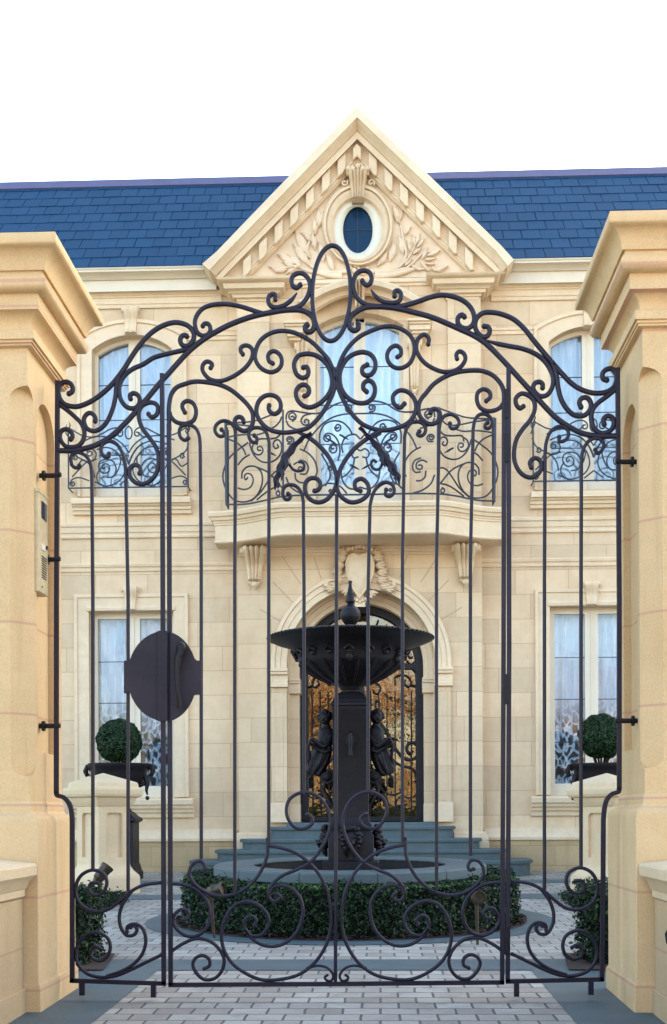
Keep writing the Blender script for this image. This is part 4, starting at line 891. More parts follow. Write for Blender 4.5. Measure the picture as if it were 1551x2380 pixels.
def mould(name, x0, x1, prof, Yw, xr, mat='dressed', smooth=35, parent=house):
    """horizontal moulding: prof of (picture y at xr, projection)"""
    pr = [(Yw-p, zp(y, Yw-p, xr)) for y, p in prof]
    pr = [(Yw+.03, pr[0][1])] + pr + [(Yw+.03, pr[-1][1])]
    for a, b in (x0, x1) if hasattr(x0,'__len__') else [(x0, x1)]: o = part(MB().prof_x(a, b, pr), name, mat, parent, smooth=smooth)
    return o
S2 = lambda: ([XA, bx0+.0], [bx1, XB])
mould('string_course', *S2(), [(1251,.0),(1250,.03),(1246,.035),(1243,.025),(1238,.03),(1237,.045),(1225,.055),(1222,.075),(1216,.08),(1214,.07)], YW, 250)
mould('string_course', *S2(), [(1329,.0),(1328,.02),(1324,.025),(1322,.018),(1318,.022),(1317,.04),(1311,.05),(1309,.045)], YW, 250)
mould('string_course', [wx(437,YW), bx0], [bx1, mirx(wx(437,YW))], [(790,.0),(789,.02),(785,.024),(784,.018),(780,.02),(779,.036),(775,.042),(774,.04)], YW, 500)
mould('dado_moulding', [XA, wx(553-8,YB)], [wx(1126,YB), XB], [(1957,.06),(1955,.085),(1949,.09),(1946,.075),(1942,.06),(1936,.045),(1931,.04),(1929,.02),(1927,.0)], YW, 450)
for a, b in ((XA, wx(553-8,YB)), (wx(1126,YB), XB)): part(MB().box(a, b, YW-.055, YW+.01, gh-.2, zp(1956.5,YW,450)), 'base_course', 'rough')
mould('cornice', [XA, wx(512,YB-.1)], [wx(1150,YB-.1), XB], [(716,.0),(715,.028),(711,.034),(709,.026),(706,.03),(705,.042),(703,.04),(702,.02),(691,.02),(690,.034),(686,.04),(684,.055),(679,.065),(676,.07)], YW, 330)
mould('gutter', [XA, wx(500,YB-.2)], [wx(1160,YB-.2), XB], [(676,.06),(675.5,.125),(649,.125),(648,.15),(644,.165),(637,.20),(631,.25),(629,.275),(625,.28),(622,.295),(619.5,.30),(619,.29)], YW, 330, 'timber')

# roof of separate slates
pitch = R(45); Y0, Z0 = YW-.27, zeave+.005; SL = 2.34*math.sqrt(2); NR = 10; ex = SL/NR
up_ = Vector((0, math.cos(pitch), math.sin(pitch))); nrm = Vector((0, -math.sin(pitch), math.cos(pitch)))
m = MB(); sw = .245
ga, gl, gr = P(830.5,247.5,15.05), P(470,612,15.05), P(1195,603,15.05)
def rake_z(x): return ga.z-.25+(x-ga.x)*((gl.z-ga.z)/(gl.x-ga.x) if x < ga.x else (gr.z-ga.z)/(gr.x-ga.x))
for r_ in range(NR):
    x = XA-.1-(sw/2 if r_ % 2 else 0)-random.random()*.03
    while x < XB+.1:
        w = sw-.007+random.uniform(-.003,.002); th = .009; l0 = random.uniform(-.006,.006); lf = .008+random.uniform(-.002,.003)
        if Z0+r_*ex*.707 < rake_z(x+w/2): x += sw; continue
        a = Vector((x,Y0,Z0))+up_*(r_*ex+l0); b = a+up_*(ex*1.12)
        q = [a+nrm*lf, a+nrm*lf+Vector((w,0,0)), b+Vector((w,0,0)), b]; q2 = [p+nrm*th for p in q]
        m.add(q+q2, [(3,2,1,0),(4,5,6,7),(0,1,5,4),(1,2,6,5),(3,0,4,7)]); x += sw
part(m, 'slates', 'slate', house)
yr, zr_ = Y0+2.34, Z0+2.34
part(MB().prof_x(XA-.1, XB+.1, [(YW+.05,Z0+.29),(yr,zr_-.02),(21.6,Z0-.9),(21.6,Z0-1.0),(yr,zr_-.2),(YW+.06,Z0+.1)]), 'roof', 'slate')
part(MB().prof_x(XA-.1, XB+.1, [(yr-.19,zr_-.19),(yr-.215,zr_-.165),(yr-.05,zr_+.02),(yr,zr_+.045),(yr+.05,zr_+.02),(yr+.17,zr_-.13)]), 'ridge_cap', 'ridge')

# ------------------------------------------------------------------ pediment
AP = (830.5, 247.5); SLL, SLR = 1.0305, .964
def rake(v, Y):
    """line of the raking cornice v picture units under its top edge, at distance Y, foot to apex to foot"""
    f = min(v/54, 1)
    if v < 54:
        L0 = (470.5+36.5*f, 612.5+32.5*f); R0 = (1195-32*f, 603+32*f)
        L1 = (503+v*.55, AP[1]+v+(AP[0]-503-v*.55)*SLL); R1 = (1165-v*.55, AP[1]+v+(1165-v*.55-AP[0])*SLR)
    else:
        xl = AP[0]-(645-AP[1]-v)/SLL; xr = AP[0]+(635-AP[1]-v)/SLR
        L0 = (xl, 645); R0 = (xr, 635); L1 = (xl+12, 645-12*SLL); R1 = (xr-12, 635-12*SLR)
    return [P(x, y, Y) for x, y in (L0, L1, (AP[0], AP[1]+v), R1, R0)]
gab = MB().prism([(q.x,q.z) for q in (P(515,652,YB), P(1150,640,YB), P(AP[0],AP[1]+60,YB))], YB, YB+.2)
oc = (832, 534)
def ellp(a, b, Y, c=oc, n=56): return [P(c[0]+a*math.cos(2*math.pi*i/n), c[1]+b*math.sin(2*math.pi*i/n), Y) for i in range(n)]
me = boolean(gab, [MB().prism([(q.x,q.z) for q in ellp(50,64,YB)], YB-.1, YB+.4)])
gable = link_mesh('gable', me, M['tympanum'], house)
prof = [(0,15.19),(24,15.17),(26,15.195),(33,15.22),(40,15.255),(47,15.285),(54,15.305),(55.5,15.32),(57,15.305),(74,15.305),(75,15.325),(78,15.415),(112,15.425),(113,15.40),(118,15.395),(121,15.41),(126,15.415),(131,15.435),(137,15.455),(138,15.50)]
rows = [rake(-2, 17.2)] + [rake(v, Y) for v, Y in prof]
m = MB(); m.rings(rows, closed=False, cap0=False, cap1=False)
# close the two feet
for k in (0, -1):
    foot = [r[k] for r in rows[1:]]; back = [Vector((p.x, YB+.05, p.z)) for p in foot]; n = len(foot)
    m.add(foot+back, [(i, i+1, i+1+n, i+n) for i in range(n-1)])
part(m, 'raking_cornice', 'dressed', gable, smooth=30)
def modillion(x, yt, yb, s):
    m = MB(); w = 9.6; sl = s*.98*w; Yf = 15.345
    if s == 0: pts = [(x-w,yt+9),(x,yt-2),(x+w,yt+9),(x+w,yb-1),(x,yb-11),(x-w,yb-1)]
    else: pts = [(x-w,yt+sl),(x-w*.3,yt+sl*.2),(x+w,yt-sl),(x+w,yb-sl-3),(x+w*.3,yb-sl*.4+2),(x-w,yb+sl)]
    m.pprism(pts, Yf, 15.45); part(m, 'modillion', 'dressed', gable, bevel=.012)
modillion(830, 333, 372, 0)
for x, a, b in ((794,362,402),(757.5,400,440),(720.5,439,479),(684,478,518),(647.5,517,558),(611,557,597),(574,596,636)): modillion(x, a, b, 1)
for x, a, b in ((867,360,400),(903.5,396,436),(940,431,471),(977,467,508),(1015,503,544),(1053,541,582),(1091,579,620)): modillion(x, a, b, -1)
# oval window
ow = part(MB().rings([ellp(a,b,Y,c) for a,b,Y,c in ((84,97,15.5,(832,521)),(83,96,15.44,(832,521)),(79,92,15.41,(832,522)),(75,89,15.41,(832,522)),(74,88,15.45,(832,523)),(68,82,15.42,(832,524)),(60,73,15.45,(832,529)),(57,70,15.50,oc),(54,67,15.52,oc),(54,67,15.60,oc))], cap0=False, cap1=False), 'oval_window', 'dressed', gable, smooth=40)
def ringmesh(rs, name, mat, parent, smooth=40): return part(MB().rings(rs, cap0=False, cap1=False), name, mat, parent, smooth=smooth)
ofr = part(MB().rings([ellp(54.5,67.5,15.62), ellp(54.5,67.5,15.50), ellp(47,60,15.49), ellp(38,56,15.51), ellp(34.5,53.5,15.53), ellp(34.5,53.5,15.6)], cap0=False, cap1=False), 'oval_frame', 'white', house, smooth=40)
q = ellp(35.5,54.5,15.57); part(MB().add(q, [tuple(range(len(q)))]), 'oval_pane', 'oval', house)
part(MB().pbox(831.2,480,832.8,588,15.562,15.568).pbox(797,533.3,867,534.7,15.562,15.568), 'oval_glazing_bars', 'rail', house)

def leaf_relief(m, tip, base, Y, w=.30, h=.035):
    t = Vector(tip); b = Vector(base); d = t-b; L = d.length; n = Vector((-d.y, d.x))/L
    out = []; ridge = []
    for i, (u, ww) in enumerate(((0,.05),(.2,.7),(.45,1),(.7,.72),(.88,.34),(1,0))):
        c = b+d*u+n*(math.sin(u*3)*L*.06); o = n*(L*w*.5*ww)
        l_, r__ = c+o, c-o
        out.append((P(l_.x,l_.y,Y), P(l_.x+n.x*0,l_.y,Y-h*.45), P(c.x,c.y,Y-h), P(r__.x,r__.y,Y-h*.7), P(r__.x,r__.y,Y)))
    m.rings(out, closed=False, cap0=False, cap1=False)
LV = [((625,618),(655,633)),((643,589),(688,612)),((685,534),(712,588)),((680,565),(716,612)),((700,539),(727,562)),((727,505),(734,545)),((741,482),(735,524)),((751,488),(737,530)),((664,637),(690,621)),((741,560),(752,608)),((655,607),(690,622)),((668,590),(700,620)),((757,585),(776,628)),((705,575),(722,600)),((640,632),(668,626)),((724,540),(733,580)),
 ((912,475),(930,512)),((934,487),(930,512)),((914,498),(932,520)),((955,525),(941,545)),((926,545),(938,588)),((946,557),(957,585)),((957,542),(967,570)),((976,540),(967,567)),((986,552),(969,575)),((981,572),(960,590)),((993,572),(981,602)),((1024,580),(993,594)),((1014,598),(988,603)),((1042,616),(1008,629)),((980,628),(955,615)),((1000,631),(978,608)),((917,557),(906,608)),((901,580),(877,618)),((1012,612),(990,612)),((958,600),(940,618)),((1028,630),(1002,622))]
m = MB()
for a, b in LV: leaf_relief(m, a, b, YB, .36, .05)
def stem(pts, w0, w1, Y=YB-.02):
    s = spline(pts, 6); n = len(s); m.tube([P(x,y,Y) for x, y in s], [(w0+(w1-w0)*i/(n-1))*PXB for i in range(n)], 7)
stem([(812,630),(770,632),(730,622),(712,600),(716,570),(728,545),(735,520)], 5, 2); stem([(770,632),(720,630),(690,618),(660,622)], 5, 2); stem([(730,622),(700,600),(690,575)], 3, 1.5)
stem([(852,628),(895,630),(932,616),(944,590),(938,555),(930,515)], 5, 2); stem([(895,632),(945,622),(970,600),(985,585),(1000,585)], 4, 1.5); stem([(940,612),(955,590),(967,565)], 3, 1.5); stem([(930,626),(975,624),(1005,626)], 4, 1.5)
stem([(872,640),(905,640),(940,632),(968,622)], 9, 4); stem([(795,642),(765,640),(735,632)], 9, 4)
for i in range(16): a = i*.4; m.ball(P(832+22*math.cos(a)*(1-.02*i), 622+12*math.sin(a*1.3), YB-.03), .02+.008*(i%3), nu=7, nv=5)
part(m, 'laurel_carving', 'tympanum', gable, smooth=60)

def console(name, xc, yt, yb, wt, wb, pt, pb, Yf, parent=house, mat='dressed', ribs=3, drop=False, seg=20):
    """scrolled bracket: widths and projections along its height"""
    m = MB(); rs = []
    for i in range(seg+1):
        u = i/seg; y = yt+(yb-yt)*u; w = wt+(wb-wt)*min(1,u*1.15)**.8
        p = pb+(pt-pb)*(1-u)**1.6 + .10*pt*math.sin(u*9) if u > .12 else pt*(.85+.15*math.sin(u/.12*math.pi/2))
        if u > .85: p = pb*(1+.9*math.sin((u-.85)/.15*math.pi))
        p = max(p, .012); ring = [(-1,0),(-1,.8),(-.93,1)]
        for r_ in range(ribs):
            a0 = -.93+1.86*r_/ribs; a1 = -.93+1.86*(r_+1)/ribs
            ring += [(a0+(a1-a0)*.2,1.0),(a0+(a1-a0)*.5,1.16),(a0+(a1-a0)*.8,1.0),(a1,.86)]
        ring = ring[:-1]+[(.93,1),(1,.8),(1,0)]
        rs.append([Vector((P(xc,y,Yf-p*.7).x+a*w/2*Yf/FPX, Yf-p*b, zp(y,Yf-p*.7,xc))) for a, b in ring])
    m.rings(rs)
    c = lambda dx, y, p: Vector((P(xc,y,Yf-p*.7).x+dx*Yf/FPX, Yf-p, zp(y,Yf-p*.7,xc)))
    for s in (-1,1):                                 # volutes on the flanks
        r_ = (yb-yt)*.10*Yf/FPX; m.tube([c(s*wt*.42,yt+(yb-yt)*.12,pt*.55), c(s*wt*.58,yt+(yb-yt)*.12,pt*.55)], r_, 12)
    if drop:
        m.ball(c(0,yb+6,pb*.9), wb*.30*Yf/FPX, nu=10, nv=8); m.ball(c(0,yb+14,pb*.8), wb*.16*Yf/FPX, nu=8, nv=6); m.ball(c(-wb*.3,yb+1,pb*.8), wb*.2*Yf/FPX, nu=8, nv=6); m.ball(c(wb*.3,yb+1,pb*.8), wb*.2*Yf/FPX, nu=8, nv=6)
    return part(m, name, mat, parent, smooth=40)
console('oval_keystone', 832, 394, 466, 46, 28, .17, .10, YB-.03, gable, ribs=5)
m = MB()
for dx in (-22,-12,0,12,22): m.ball(P(832+dx, 391-(6 if dx==0 else 0), YB-.18), .035, nu=9, nv=7)
for s in (-1,1):
    sp = spiral(832+s*31, 424, 2, 8, 0, s*400, 16); m.tube([P(x,y,YB-.08) for x, y in sp], .014, 6)
part(m, 'keystone_crown', 'dressed', gable, smooth=60)

# entablature line, capitals, pilasters
mould('entablature', wx(640,YB), wx(1018,YB), [(666,.0),(665,.02),(658,.025),(656,.05),(650,.055),(647,.05)], YB, 838)
def capital(x0, x1, yt, yb, s):
    m = MB(); xm = (x0+x1)/2
    rows = [(1.0,yb,.05),(1.02,yb-6,.055),(1.06,yb-7,.075),(1.07,yb-14,.08),(1.16,yb-16,.12),(1.18,yb-24,.135),(1.24,yb-26,.16),(1.26,yb-34,.19),(1.30,yb-38,.22),(1.30,yb-50,.235),(1.42,yb-54,.27),(1.46,yb-60,.30),(1.46,yt,.31)]
    hw0 = (x1-x0)/2*PXB; Xm = wx(xm,YB,670); rs = []
    for k, y, p in rows: 
        h = hw0+p-.05; z = zp(y,YB-p,xm); rs.append([(Xm-h,YB-p,z),(Xm+h,YB-p,z),(Xm+h,YB+.15,z),(Xm-h,YB+.15,z)])
    m.rings(rs); return part(m, 'capital', 'dressed', house, smooth=30)
capital(556, 632, 641, 706, -1); capital(1037, 1113, 632, 695, 1)
part(MB().pbox(553,700,628,1245,YB-.045,YB+.02), 'pilaster', 'ashlar'); part(MB().pbox(1042,692,1119,1240,YB-.045,YB+.02), 'pilaster', 'ashlar')

# ------------------------------------------------------------------ windows
def panes(xc, hw, o, Yg, Yf, fw, mw, name, parent, bars, gmat, arched, zbot_off):
    """timber casements with two lights, glass and curtain"""
    fo = archpoly(xc, hw-.002, o['zb'], o['zs'], o['zt'])
    def light(s):
        x0, x1 = (xc-hw+fw, xc-mw/2) if s < 0 else (xc+mw/2, xc+hw-fw); pts = [(x0,o['zb']+zbot_off),(x1,o['zb']+zbot_off)]
        top = lambda x: (o['zt'] if not arched else o['zs']+(o['zt']-o['zs'])*(1-((x-xc)/hw)**2))-fw*1.0
        return pts + [(x1+(x0-x1)*i/8, top(x1+(x0-x1)*i/8)) for i in range(9)]
    ls = [light(-1), light(1)]
    me = boolean(MB().prism(fo, Yf, Yf+.06), [MB().prism(l, Yf-.1, Yf+.2) for l in ls])
    w = link_mesh('window', me, M['timber'], house)
    for l in ls:
        part(MB().add([(x,Yg,z) for x, z in l], [tuple(range(len(l)))]), 'pane', gmat, w)
        a = min(x for x,_ in l); b = max(x for x,_ in l); mb = MB()
        for z in bars: mb.box(a-.01,b+.01,Yg-.008,Yg+.004,z-.005,z+.005)
        if bars: part(mb, 'glazing_bars', 'rail', w)
    # mullion beads
    part(MB().box(xc-.012,xc+.012,Yf-.014,Yf+.01,o['zb']+.01,(o['zt'] if arched else o['zt'])-fw*.9), 'meeting_bead', 'timber', w, bevel=.003)
    m = MB(); n = 60; x0, x1 = xc-hw+.02, xc+hw-.02; z0, z1 = o['zb'], o['zt']
    rows = []
    for k, z in ((0,z0),(1,(z0+z1)/2),(2,z1)):
        rows.append([(x0+(x1-x0)*i/n, Yg+.13+.034*math.sin(i*1.05+.3*k)+.012*math.sin(i*.43+k), z) for i in range(n+1)])
    m.rings(rows, closed=False, cap0=False, cap1=False)
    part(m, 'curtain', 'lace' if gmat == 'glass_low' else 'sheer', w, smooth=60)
    return w
def ring_part(outer, inner, y0, y1, name, mat='dressed', bevel=0):
    me = boolean(MB().prism(outer, y0, y1), [MB().prism(inner, y0-.2, y1+.2)])
    o = link_mesh(name, me, M[mat], house)
    if bevel:
        b = o.modifiers.new('bevel','BEVEL'); b.width = bevel; b.segments = 2; b.limit_method = 'ANGLE'; b.angle_limit = R(40)
    return o
for xc, flip in ((XWL, 0), (XWR, 1)):
    zb_ = [zp(884,YW,308), zp(966,YW,308), zp(1048,YW,308)]
    w = panes(xc, HWU, up, YW+.17, YW+.13, 8*PXW, 27*PXW, 'window', house, zb_, 'glass', True, 24*PXW)
    o2 = dict(zb=up['zb']-.01, zs=zp(780,YW,308), zt=zp(744,YW,308)); o1 = dict(zb=up['zb']-.01, zs=zp(806,YW,308), zt=zp(771,YW,308)); o0 = dict(zb=up['zb']-.05, zs=up['zs'], zt=up['zt'])
    ring_part(archpoly(xc,129*PXW,**o2), archpoly(xc,HWU,**o0), YW-.03, YW+.02, 'window_surround', bevel=.006)
    ring_part(archpoly(xc,129*PXW,**o2), archpoly(xc,121*PXW,zb=up['zb']-.05,zs=zp(787,YW,308),zt=zp(752,YW,308)), YW-.055, YW-.028, 'hood_mould', bevel=.006)
    part(MB().box(xc-HWU,xc+HWU,YW+.05,YW+.20,up['zb']-.03,up['zb']+.001), 'window_board', 'dressed')
    x0, x1 = xc-139*PXW, xc+139*PXW
    mould('window_sill', x0, x1, [(1196,.02),(1194,.05),(1186,.06),(1184,.085),(1178,.09),(1174,.12),(1170,.13),(1168,.165),(1159,.17),(1155,.15)], YW, 300)
    k0 = 304 if not flip else 1371
    console('window_keystone', k0, 713+(-16 if flip else 0), 776+(-16 if flip else 0), 36, 26, .13, .06, YW, ribs=2)
for xc, flip in ((XLL, 0), (XLR, 1)):
    zb_ = [zp(1534,YW,308), zp(1631,YW,308), zp(1730,YW,308)]
    panes(xc, HWL, lo, YW+.17, YW+.13, 14*PXW, 30*PXW, 'window', house, zb_, 'glass_low', False, 27*PXW)
    ring_part(archpoly(xc,134*PXW,lo['zb'],zp(1381,YW,308),zp(1381,YW,308)), archpoly(xc,HWL,lo['zb']-.05,lo['zs'],lo['zt']), YW-.03, YW+.02, 'window_surround', bevel=.005)
    ring_part(archpoly(xc,134*PXW,lo['zb'],zp(1381,YW,308),zp(1381,YW,308)), archpoly(xc,126*PXW,lo['zb']-.05,zp(1389,YW,308),zp(1389,YW,308)), YW-.05, YW-.028, 'hood_mould', bevel=.005)
    mould('label_moulding', xc-104*PXW, xc+104*PXW, [(1420,.03),(1418,.05),(1412,.055),(1409,.04),(1407,.03)], YW, 308)
    part(MB().box(xc-HWL,xc+HWL,YW+.05,YW+.20,lo['zb']-.03,lo['zb']+.001), 'window_board', 'dressed')
    mould('window_sill', xc-146*PXW, xc+146*PXW, [(1902,.02),(1900,.04),(1892,.05),(1888,.08),(1882,.09),(1879,.12),(1873,.13),(1870,.155),(1860,.16),(1856,.14)], YW, 300)
    k0 = 303 if not flip else 1376
    console('window_keystone', k0, 1363+(-12 if flip else 0), 1420+(-12 if flip else 0), 34, 24, .12, .07, YW, ribs=2)
# french window of the balcony
panes(XF, HWF, fr, YB+.20, YB+.15, 9*PXB, 27*PXB, 'window', house, [zp(839,YB,838), zp(928,YB,838), zp(1020,YB,838)], 'glass', True, 50*PXB)
def hood():
    m = MB(); rs = []; n = 28
    pr = [(0,.0),(0,.13),(.12,.15),(.14,.19),(.45,.21),(.5,.25),(.62,.29),(.66,.33),(.95,.35),(1,.34),(1.02,.0)]
    for i in range(n+1):
        t = -1+2*i/n; ring = []
        for o, p in pr:
            x = 838+(102+42*o)*t; y = (686-40*o)+(36+15*o)*t*t - .016*(x-838); ring.append(P(x,y,YB-p))
        rs.append(ring)
    m.rings(rs); return part(m, 'window_hood', 'dressed', house, smooth=35)
hood()
for x0, x1, y0, y1, xc in ((659,712,743,790,703),(948,1006,738,782,964)):
    m = MB(); h = y1-y0
    for a, b, p, e in ((0,.14,.34,0),(.14,.3,.31,3),(.3,.62,.28,5),(.62,.8,.25,9),(.8,1,.2,13)): m.pbox(x0+e, y0+h*a, x1-e, y0+h*b-.3, YB-p, YB+.02)
    part(m, 'hood_block', 'dressed', bevel=.008)
    console('hood_console', xc, y1+2, y1+122, 30, 18, .16, .05, YB, drop=True, ribs=3)
console('hood_keystone', 836, 655, 728, 26, 20, .40, .26, YB-.02, ribs=3)
for x0, x1 in ((716,734),(938,952)): part(MB().pbox(x0,765,x1,1165,YB-.03,YB+.02), 'architrave', 'dressed', bevel=.006)

# ------------------------------------------------------------------ balcony
bal_x = [500,530,560,590,615,635,650,660,1016,1026,1041,1061,1086,1116,1146,1170]
bal_Y = [15.22,15.20,15.15,15.05,14.95,14.88,14.84,14.82]; bal_Y = bal_Y+bal_Y[::-1]
plan = [(P(x,1200,Y).x, Y) for x, Y in zip(bal_x, bal_Y)]
def bring(o, z): 
    pts = [(XC+(X-XC)*(1+o/1.86), Y-o) for X, Y in plan]
    return [(pts[0][0],YB+.02,z)] + [(a,b,z) for a, b in pts] + [(pts[-1][0],YB+.02,z)]
zz = lambda y, o=0: zp(y, 14.82-o, 838)
slab = part(MB().rings([bring(o, zz(y,o)) for y, o in ((1244,-.02),(1242,0),(1239,.012),(1236,.012),(1234,0),(1199,0),(1198,.012),(1194,.014),(1192,.022),(1188,.024),(1186,.045),(1179,.055),(1176,.075),(1168,.085),(1164,.075))]), 'balcony', 'dressed', house, smooth=30)
Yr = lambda x: float(np.interp(x, bal_x, bal_Y))+.05
railing = part(MB().tube([P(x,y,Yr(x)) for x, y in spline([(528,1172),(570,1171),(618,1162),(658,1153),(838,1149),(1016,1147),(1060,1152),(1110,1162),(1152,1164)],5)], .012, 6), 'balcony_railing', 'rail', slab)
def rtube(pts, r=.0112, seg=5, both=True, name='scroll_bars', mb=None):
    s = spline(pts, seg)
    for k in ((0,1) if both else (0,)):
        q = s if k == 0 else [(1676-x, y-.0166*(1676-2*x)) for x, y in s]
        mb.tube([P(x,y,Yr(x)) for x, y in q], r, 6)
sb = MB()
K = cK
for pts in (K([(240,335),(400,330),(550,310),(700,255),(790,220),(820,205)]), K([(240,350),(340,350),(480,365),(600,385),(720,385),(790,325),(815,270)]), K([(230,490),(330,465),(450,452),(560,455),(640,432)]), K([(560,560),(575,505),(690,497),(760,485),(810,440)]),
  K([(470,890),(445,915),(432,885),(455,853),(500,862),(522,920),(495,990),(430,1015),(365,1000)]), K([(405,905),(412,835),(460,785),(540,780),(600,830),(617,930),(575,1055),(500,1125),(400,1143),(320,1115),(260,1040),(225,960),(212,880),(230,790),(280,690),(380,600),(470,535)]),
  K([(270,500),(360,540),(420,600),(447,660)]), K([(365,765),(420,700),(485,658)]), K([(600,615),(572,612),(568,585),(600,575),(622,610),(600,655),(552,655),(515,610),(525,550),(575,510)]),
  K([(485,540),(505,610),(545,680),(610,730),(680,738),(760,705),(810,630),(812,550),(780,508),(742,518),(728,560),(750,595),(780,580),(768,552)]), K([(540,780),(640,820),(700,860),(760,930),(820,1000)]), K([(500,1135),(600,1040),(680,920),(730,850),(780,820),(820,830)]), K([(560,1120),(660,1040),(740,995),(790,985)]), K([(770,1035),(790,1040),(792,1070),(768,1075),(758,1045),(785,1020)]),
  # centre panel, left half
  K([(858,300),(868,240),(905,212),(1000,222),(1100,236),(1180,236),(1250,215),(1350,150),(1450,118),(1560,112)]), K([(905,275),(925,265),(945,285),(925,300),(895,290),(890,250),(925,228),(958,255),(955,290),(920,320)]), K([(860,310),(890,365),(950,395),(1010,410)]), K([(1060,335),(1045,320),(1060,300),(1090,310),(1085,345),(1045,355),(1012,315),(1040,262),(1120,240)]),
  K([(880,505),(905,495),(915,515),(895,530),(870,515),(870,490),(905,475),(938,505),(920,545),(870,548)]), K([(1040,620),(1090,510),(1150,430),(1230,345),(1330,280),(1450,245),(1619,238)]), K([(1205,560),(1205,440),(1260,345),(1350,312),(1440,330),(1510,400),(1540,460)]), K([(1000,600),(1080,640),(1150,720),(1177,830),(1150,900)]),
  K([(1030,790),(1000,785),(985,805),(1010,830),(1045,810),(1040,760),(985,735),(935,760)]), K([(950,845),(960,910),(1000,942),(1050,945)]), K([(1000,855),(1060,855),(1087,800),(1060,735),(1000,712)]), K([(860,890),(900,980),(980,1040),(1080,1070)]), K([(1180,1030),(1260,960),(1340,955),(1420,990),(1480,1055)]), K([(1300,1030),(1310,1015),(1325,1030),(1310,1045),(1295,1025)]),
  K([(1290,500),(1268,490),(1270,470),(1300,465),(1310,500),(1275,525),(1245,490),(1270,445),(1330,450),(1390,520),(1410,620),(1390,720)]), K([(1350,590),(1330,600),(1318,580),(1340,560),(1375,580),(1370,625),(1330,640),(1302,600),(1330,550),(1390,560)]), K([(1400,375),(1380,390),(1368,370),(1385,350),(1415,365),(1410,405),(1375,415),(1355,375)]), K([(1440,640),(1430,560),(1470,480),(1560,450),(1619,500)]), K([(1220,650),(1290,780),(1310,880),(1260,980)]), K([(1300,800),(1320,790),(1330,810),(1305,820),(1290,790),(1330,765)]), K([(1420,820),(1440,930),(1500,1000),(1560,1010),(1619,990)]), K([(1500,160),(1490,190),(1515,200),(1530,175),(1510,150),(1470,170),(1480,215),(1530,225)]), K([(1560,700),(1540,780),(1480,860),(1420,900)]), K([(1619,620),(1570,600),(1530,640),(1550,690),(1600,680)])):
    rtube(pts, mb=sb)
part(sb, 'scroll_bars', 'rail', railing, smooth=50)
for pts, nm in (([(524,982),(526,1172)],0), ([(658,952),(658.5,1154)],1)):
    for s in (0,1):
        q = pts if s == 0 else [(1676-x, y-.0166*(1676-2*x)) for x, y in pts]
        part(MB().tube([P(x,y,Yr(x)) for x, y in q], .017, 4), 'railing_post', 'rail', railing)
for s, x in ((0,526),(1,1150)):                   # returns to the wall
    a = P(x, 1172 if s == 0 else 1163, 15.25); b = P(x, 985 if s == 0 else 966, 15.25); m = MB()
    for zz_ in (a.z+.01, a.z+.35, b.z-.05): m.tube([(a.x,15.26,zz_),(a.x-(.0 if s else .0),YB,zz_)], .009, 6)
    for k in range(2): m.tube([(a.x, 15.3+.08*k+.03*math.sin(j*.8), a.z+(b.z-a.z)*j/12) for j in range(13)], .011, 6)
    m.tube([(a.x,YB-.02,a.z),(a.x,YB-.02,b.z)], .014, 4)
    part(m, 'railing_return', 'rail', railing, smooth=50)
# acanthus tufts on the railing
m = MB()
for x, y in ((622,1048),(762,1020),(815,1080),(790,1010)):
    for s in (0,1):
        xx, yy = (x,y) if s == 0 else (1676-x, y-.0166*(1676-2*x)); sg = 1 if s == 0 else -1
        for k in range(4): m.tube([P(xx,yy,Yr(xx)), P(xx+sg*(6+3*k),yy+2+2*k,Yr(xx)-.02), P(xx+sg*(10+4*k),yy+9+k,Yr(xx)-.01)], [.012,.011,.002], 5)
part(m, 'iron_leaves', 'rail', railing, smooth=50)
console('corbel', 592, 1272, 1352, 56, 30, .34, .10, YB, drop=True, ribs=4)
console('corbel', 1083, 1266, 1346, 56, 30, .34, .10, YB, drop=True, ribs=4)
mould('soffit_moulding', wx(556,YB), wx(1119,YB), [(1290,.0),(1289,.02),(1284,.03),(1282,.05),(1276,.06),(1273,.08),(1269,.08)], YB, 838)

# juliet balconies at the upper side windows
JY = YW-.20
jl = [cC(p) for p in ([(190,630),(240,660),(300,690),(400,703),(480,672),(560,628),(630,620),(668,650),(665,690),(635,695),(630,665),(655,660)], [(300,745),(400,705),(500,700),(600,720),(680,780),(727,850)], [(727,600),(700,630),(695,680),(710,715),(727,722)], [(590,760),(640,800),(690,870),(727,960)], [(330,800),(430,760),(540,750),(640,800),(700,880),(727,940)],
  [(510,985),(490,1000),(480,975),(510,950),(545,975),(540,1025),(490,1040),(450,1000),(455,940),(510,910),(580,930),(610,1000),(580,1070),(520,1080)], [(410,1120),(520,1160),(640,1110),(690,1020),(660,900),(600,850)], [(205,1145),(195,1130),(210,1120),(225,1140),(205,1160),(182,1140),(200,1100),(260,1080),(360,1110)], [(200,1075),(270,1000),(340,935),(430,910)], [(180,960),(240,990),(290,920),(350,940)], [(350,850),(365,835),(385,850),(370,880),(340,865),(350,825),(395,820),(425,860),(400,920),(330,935)], [(170,780),(200,850),(270,900),(340,935),(390,1000),(410,1080)], [(640,660),(600,700),(540,710)], [(230,900),(215,880),(235,870),(250,890),(235,915),(205,900)], [(430,820),(520,800),(600,830),(650,900),(640,980),(600,1060)], [(727,1080),(690,1110),(640,1150)], [(460,1000),(430,1060),(440,1120),(500,1165)])]
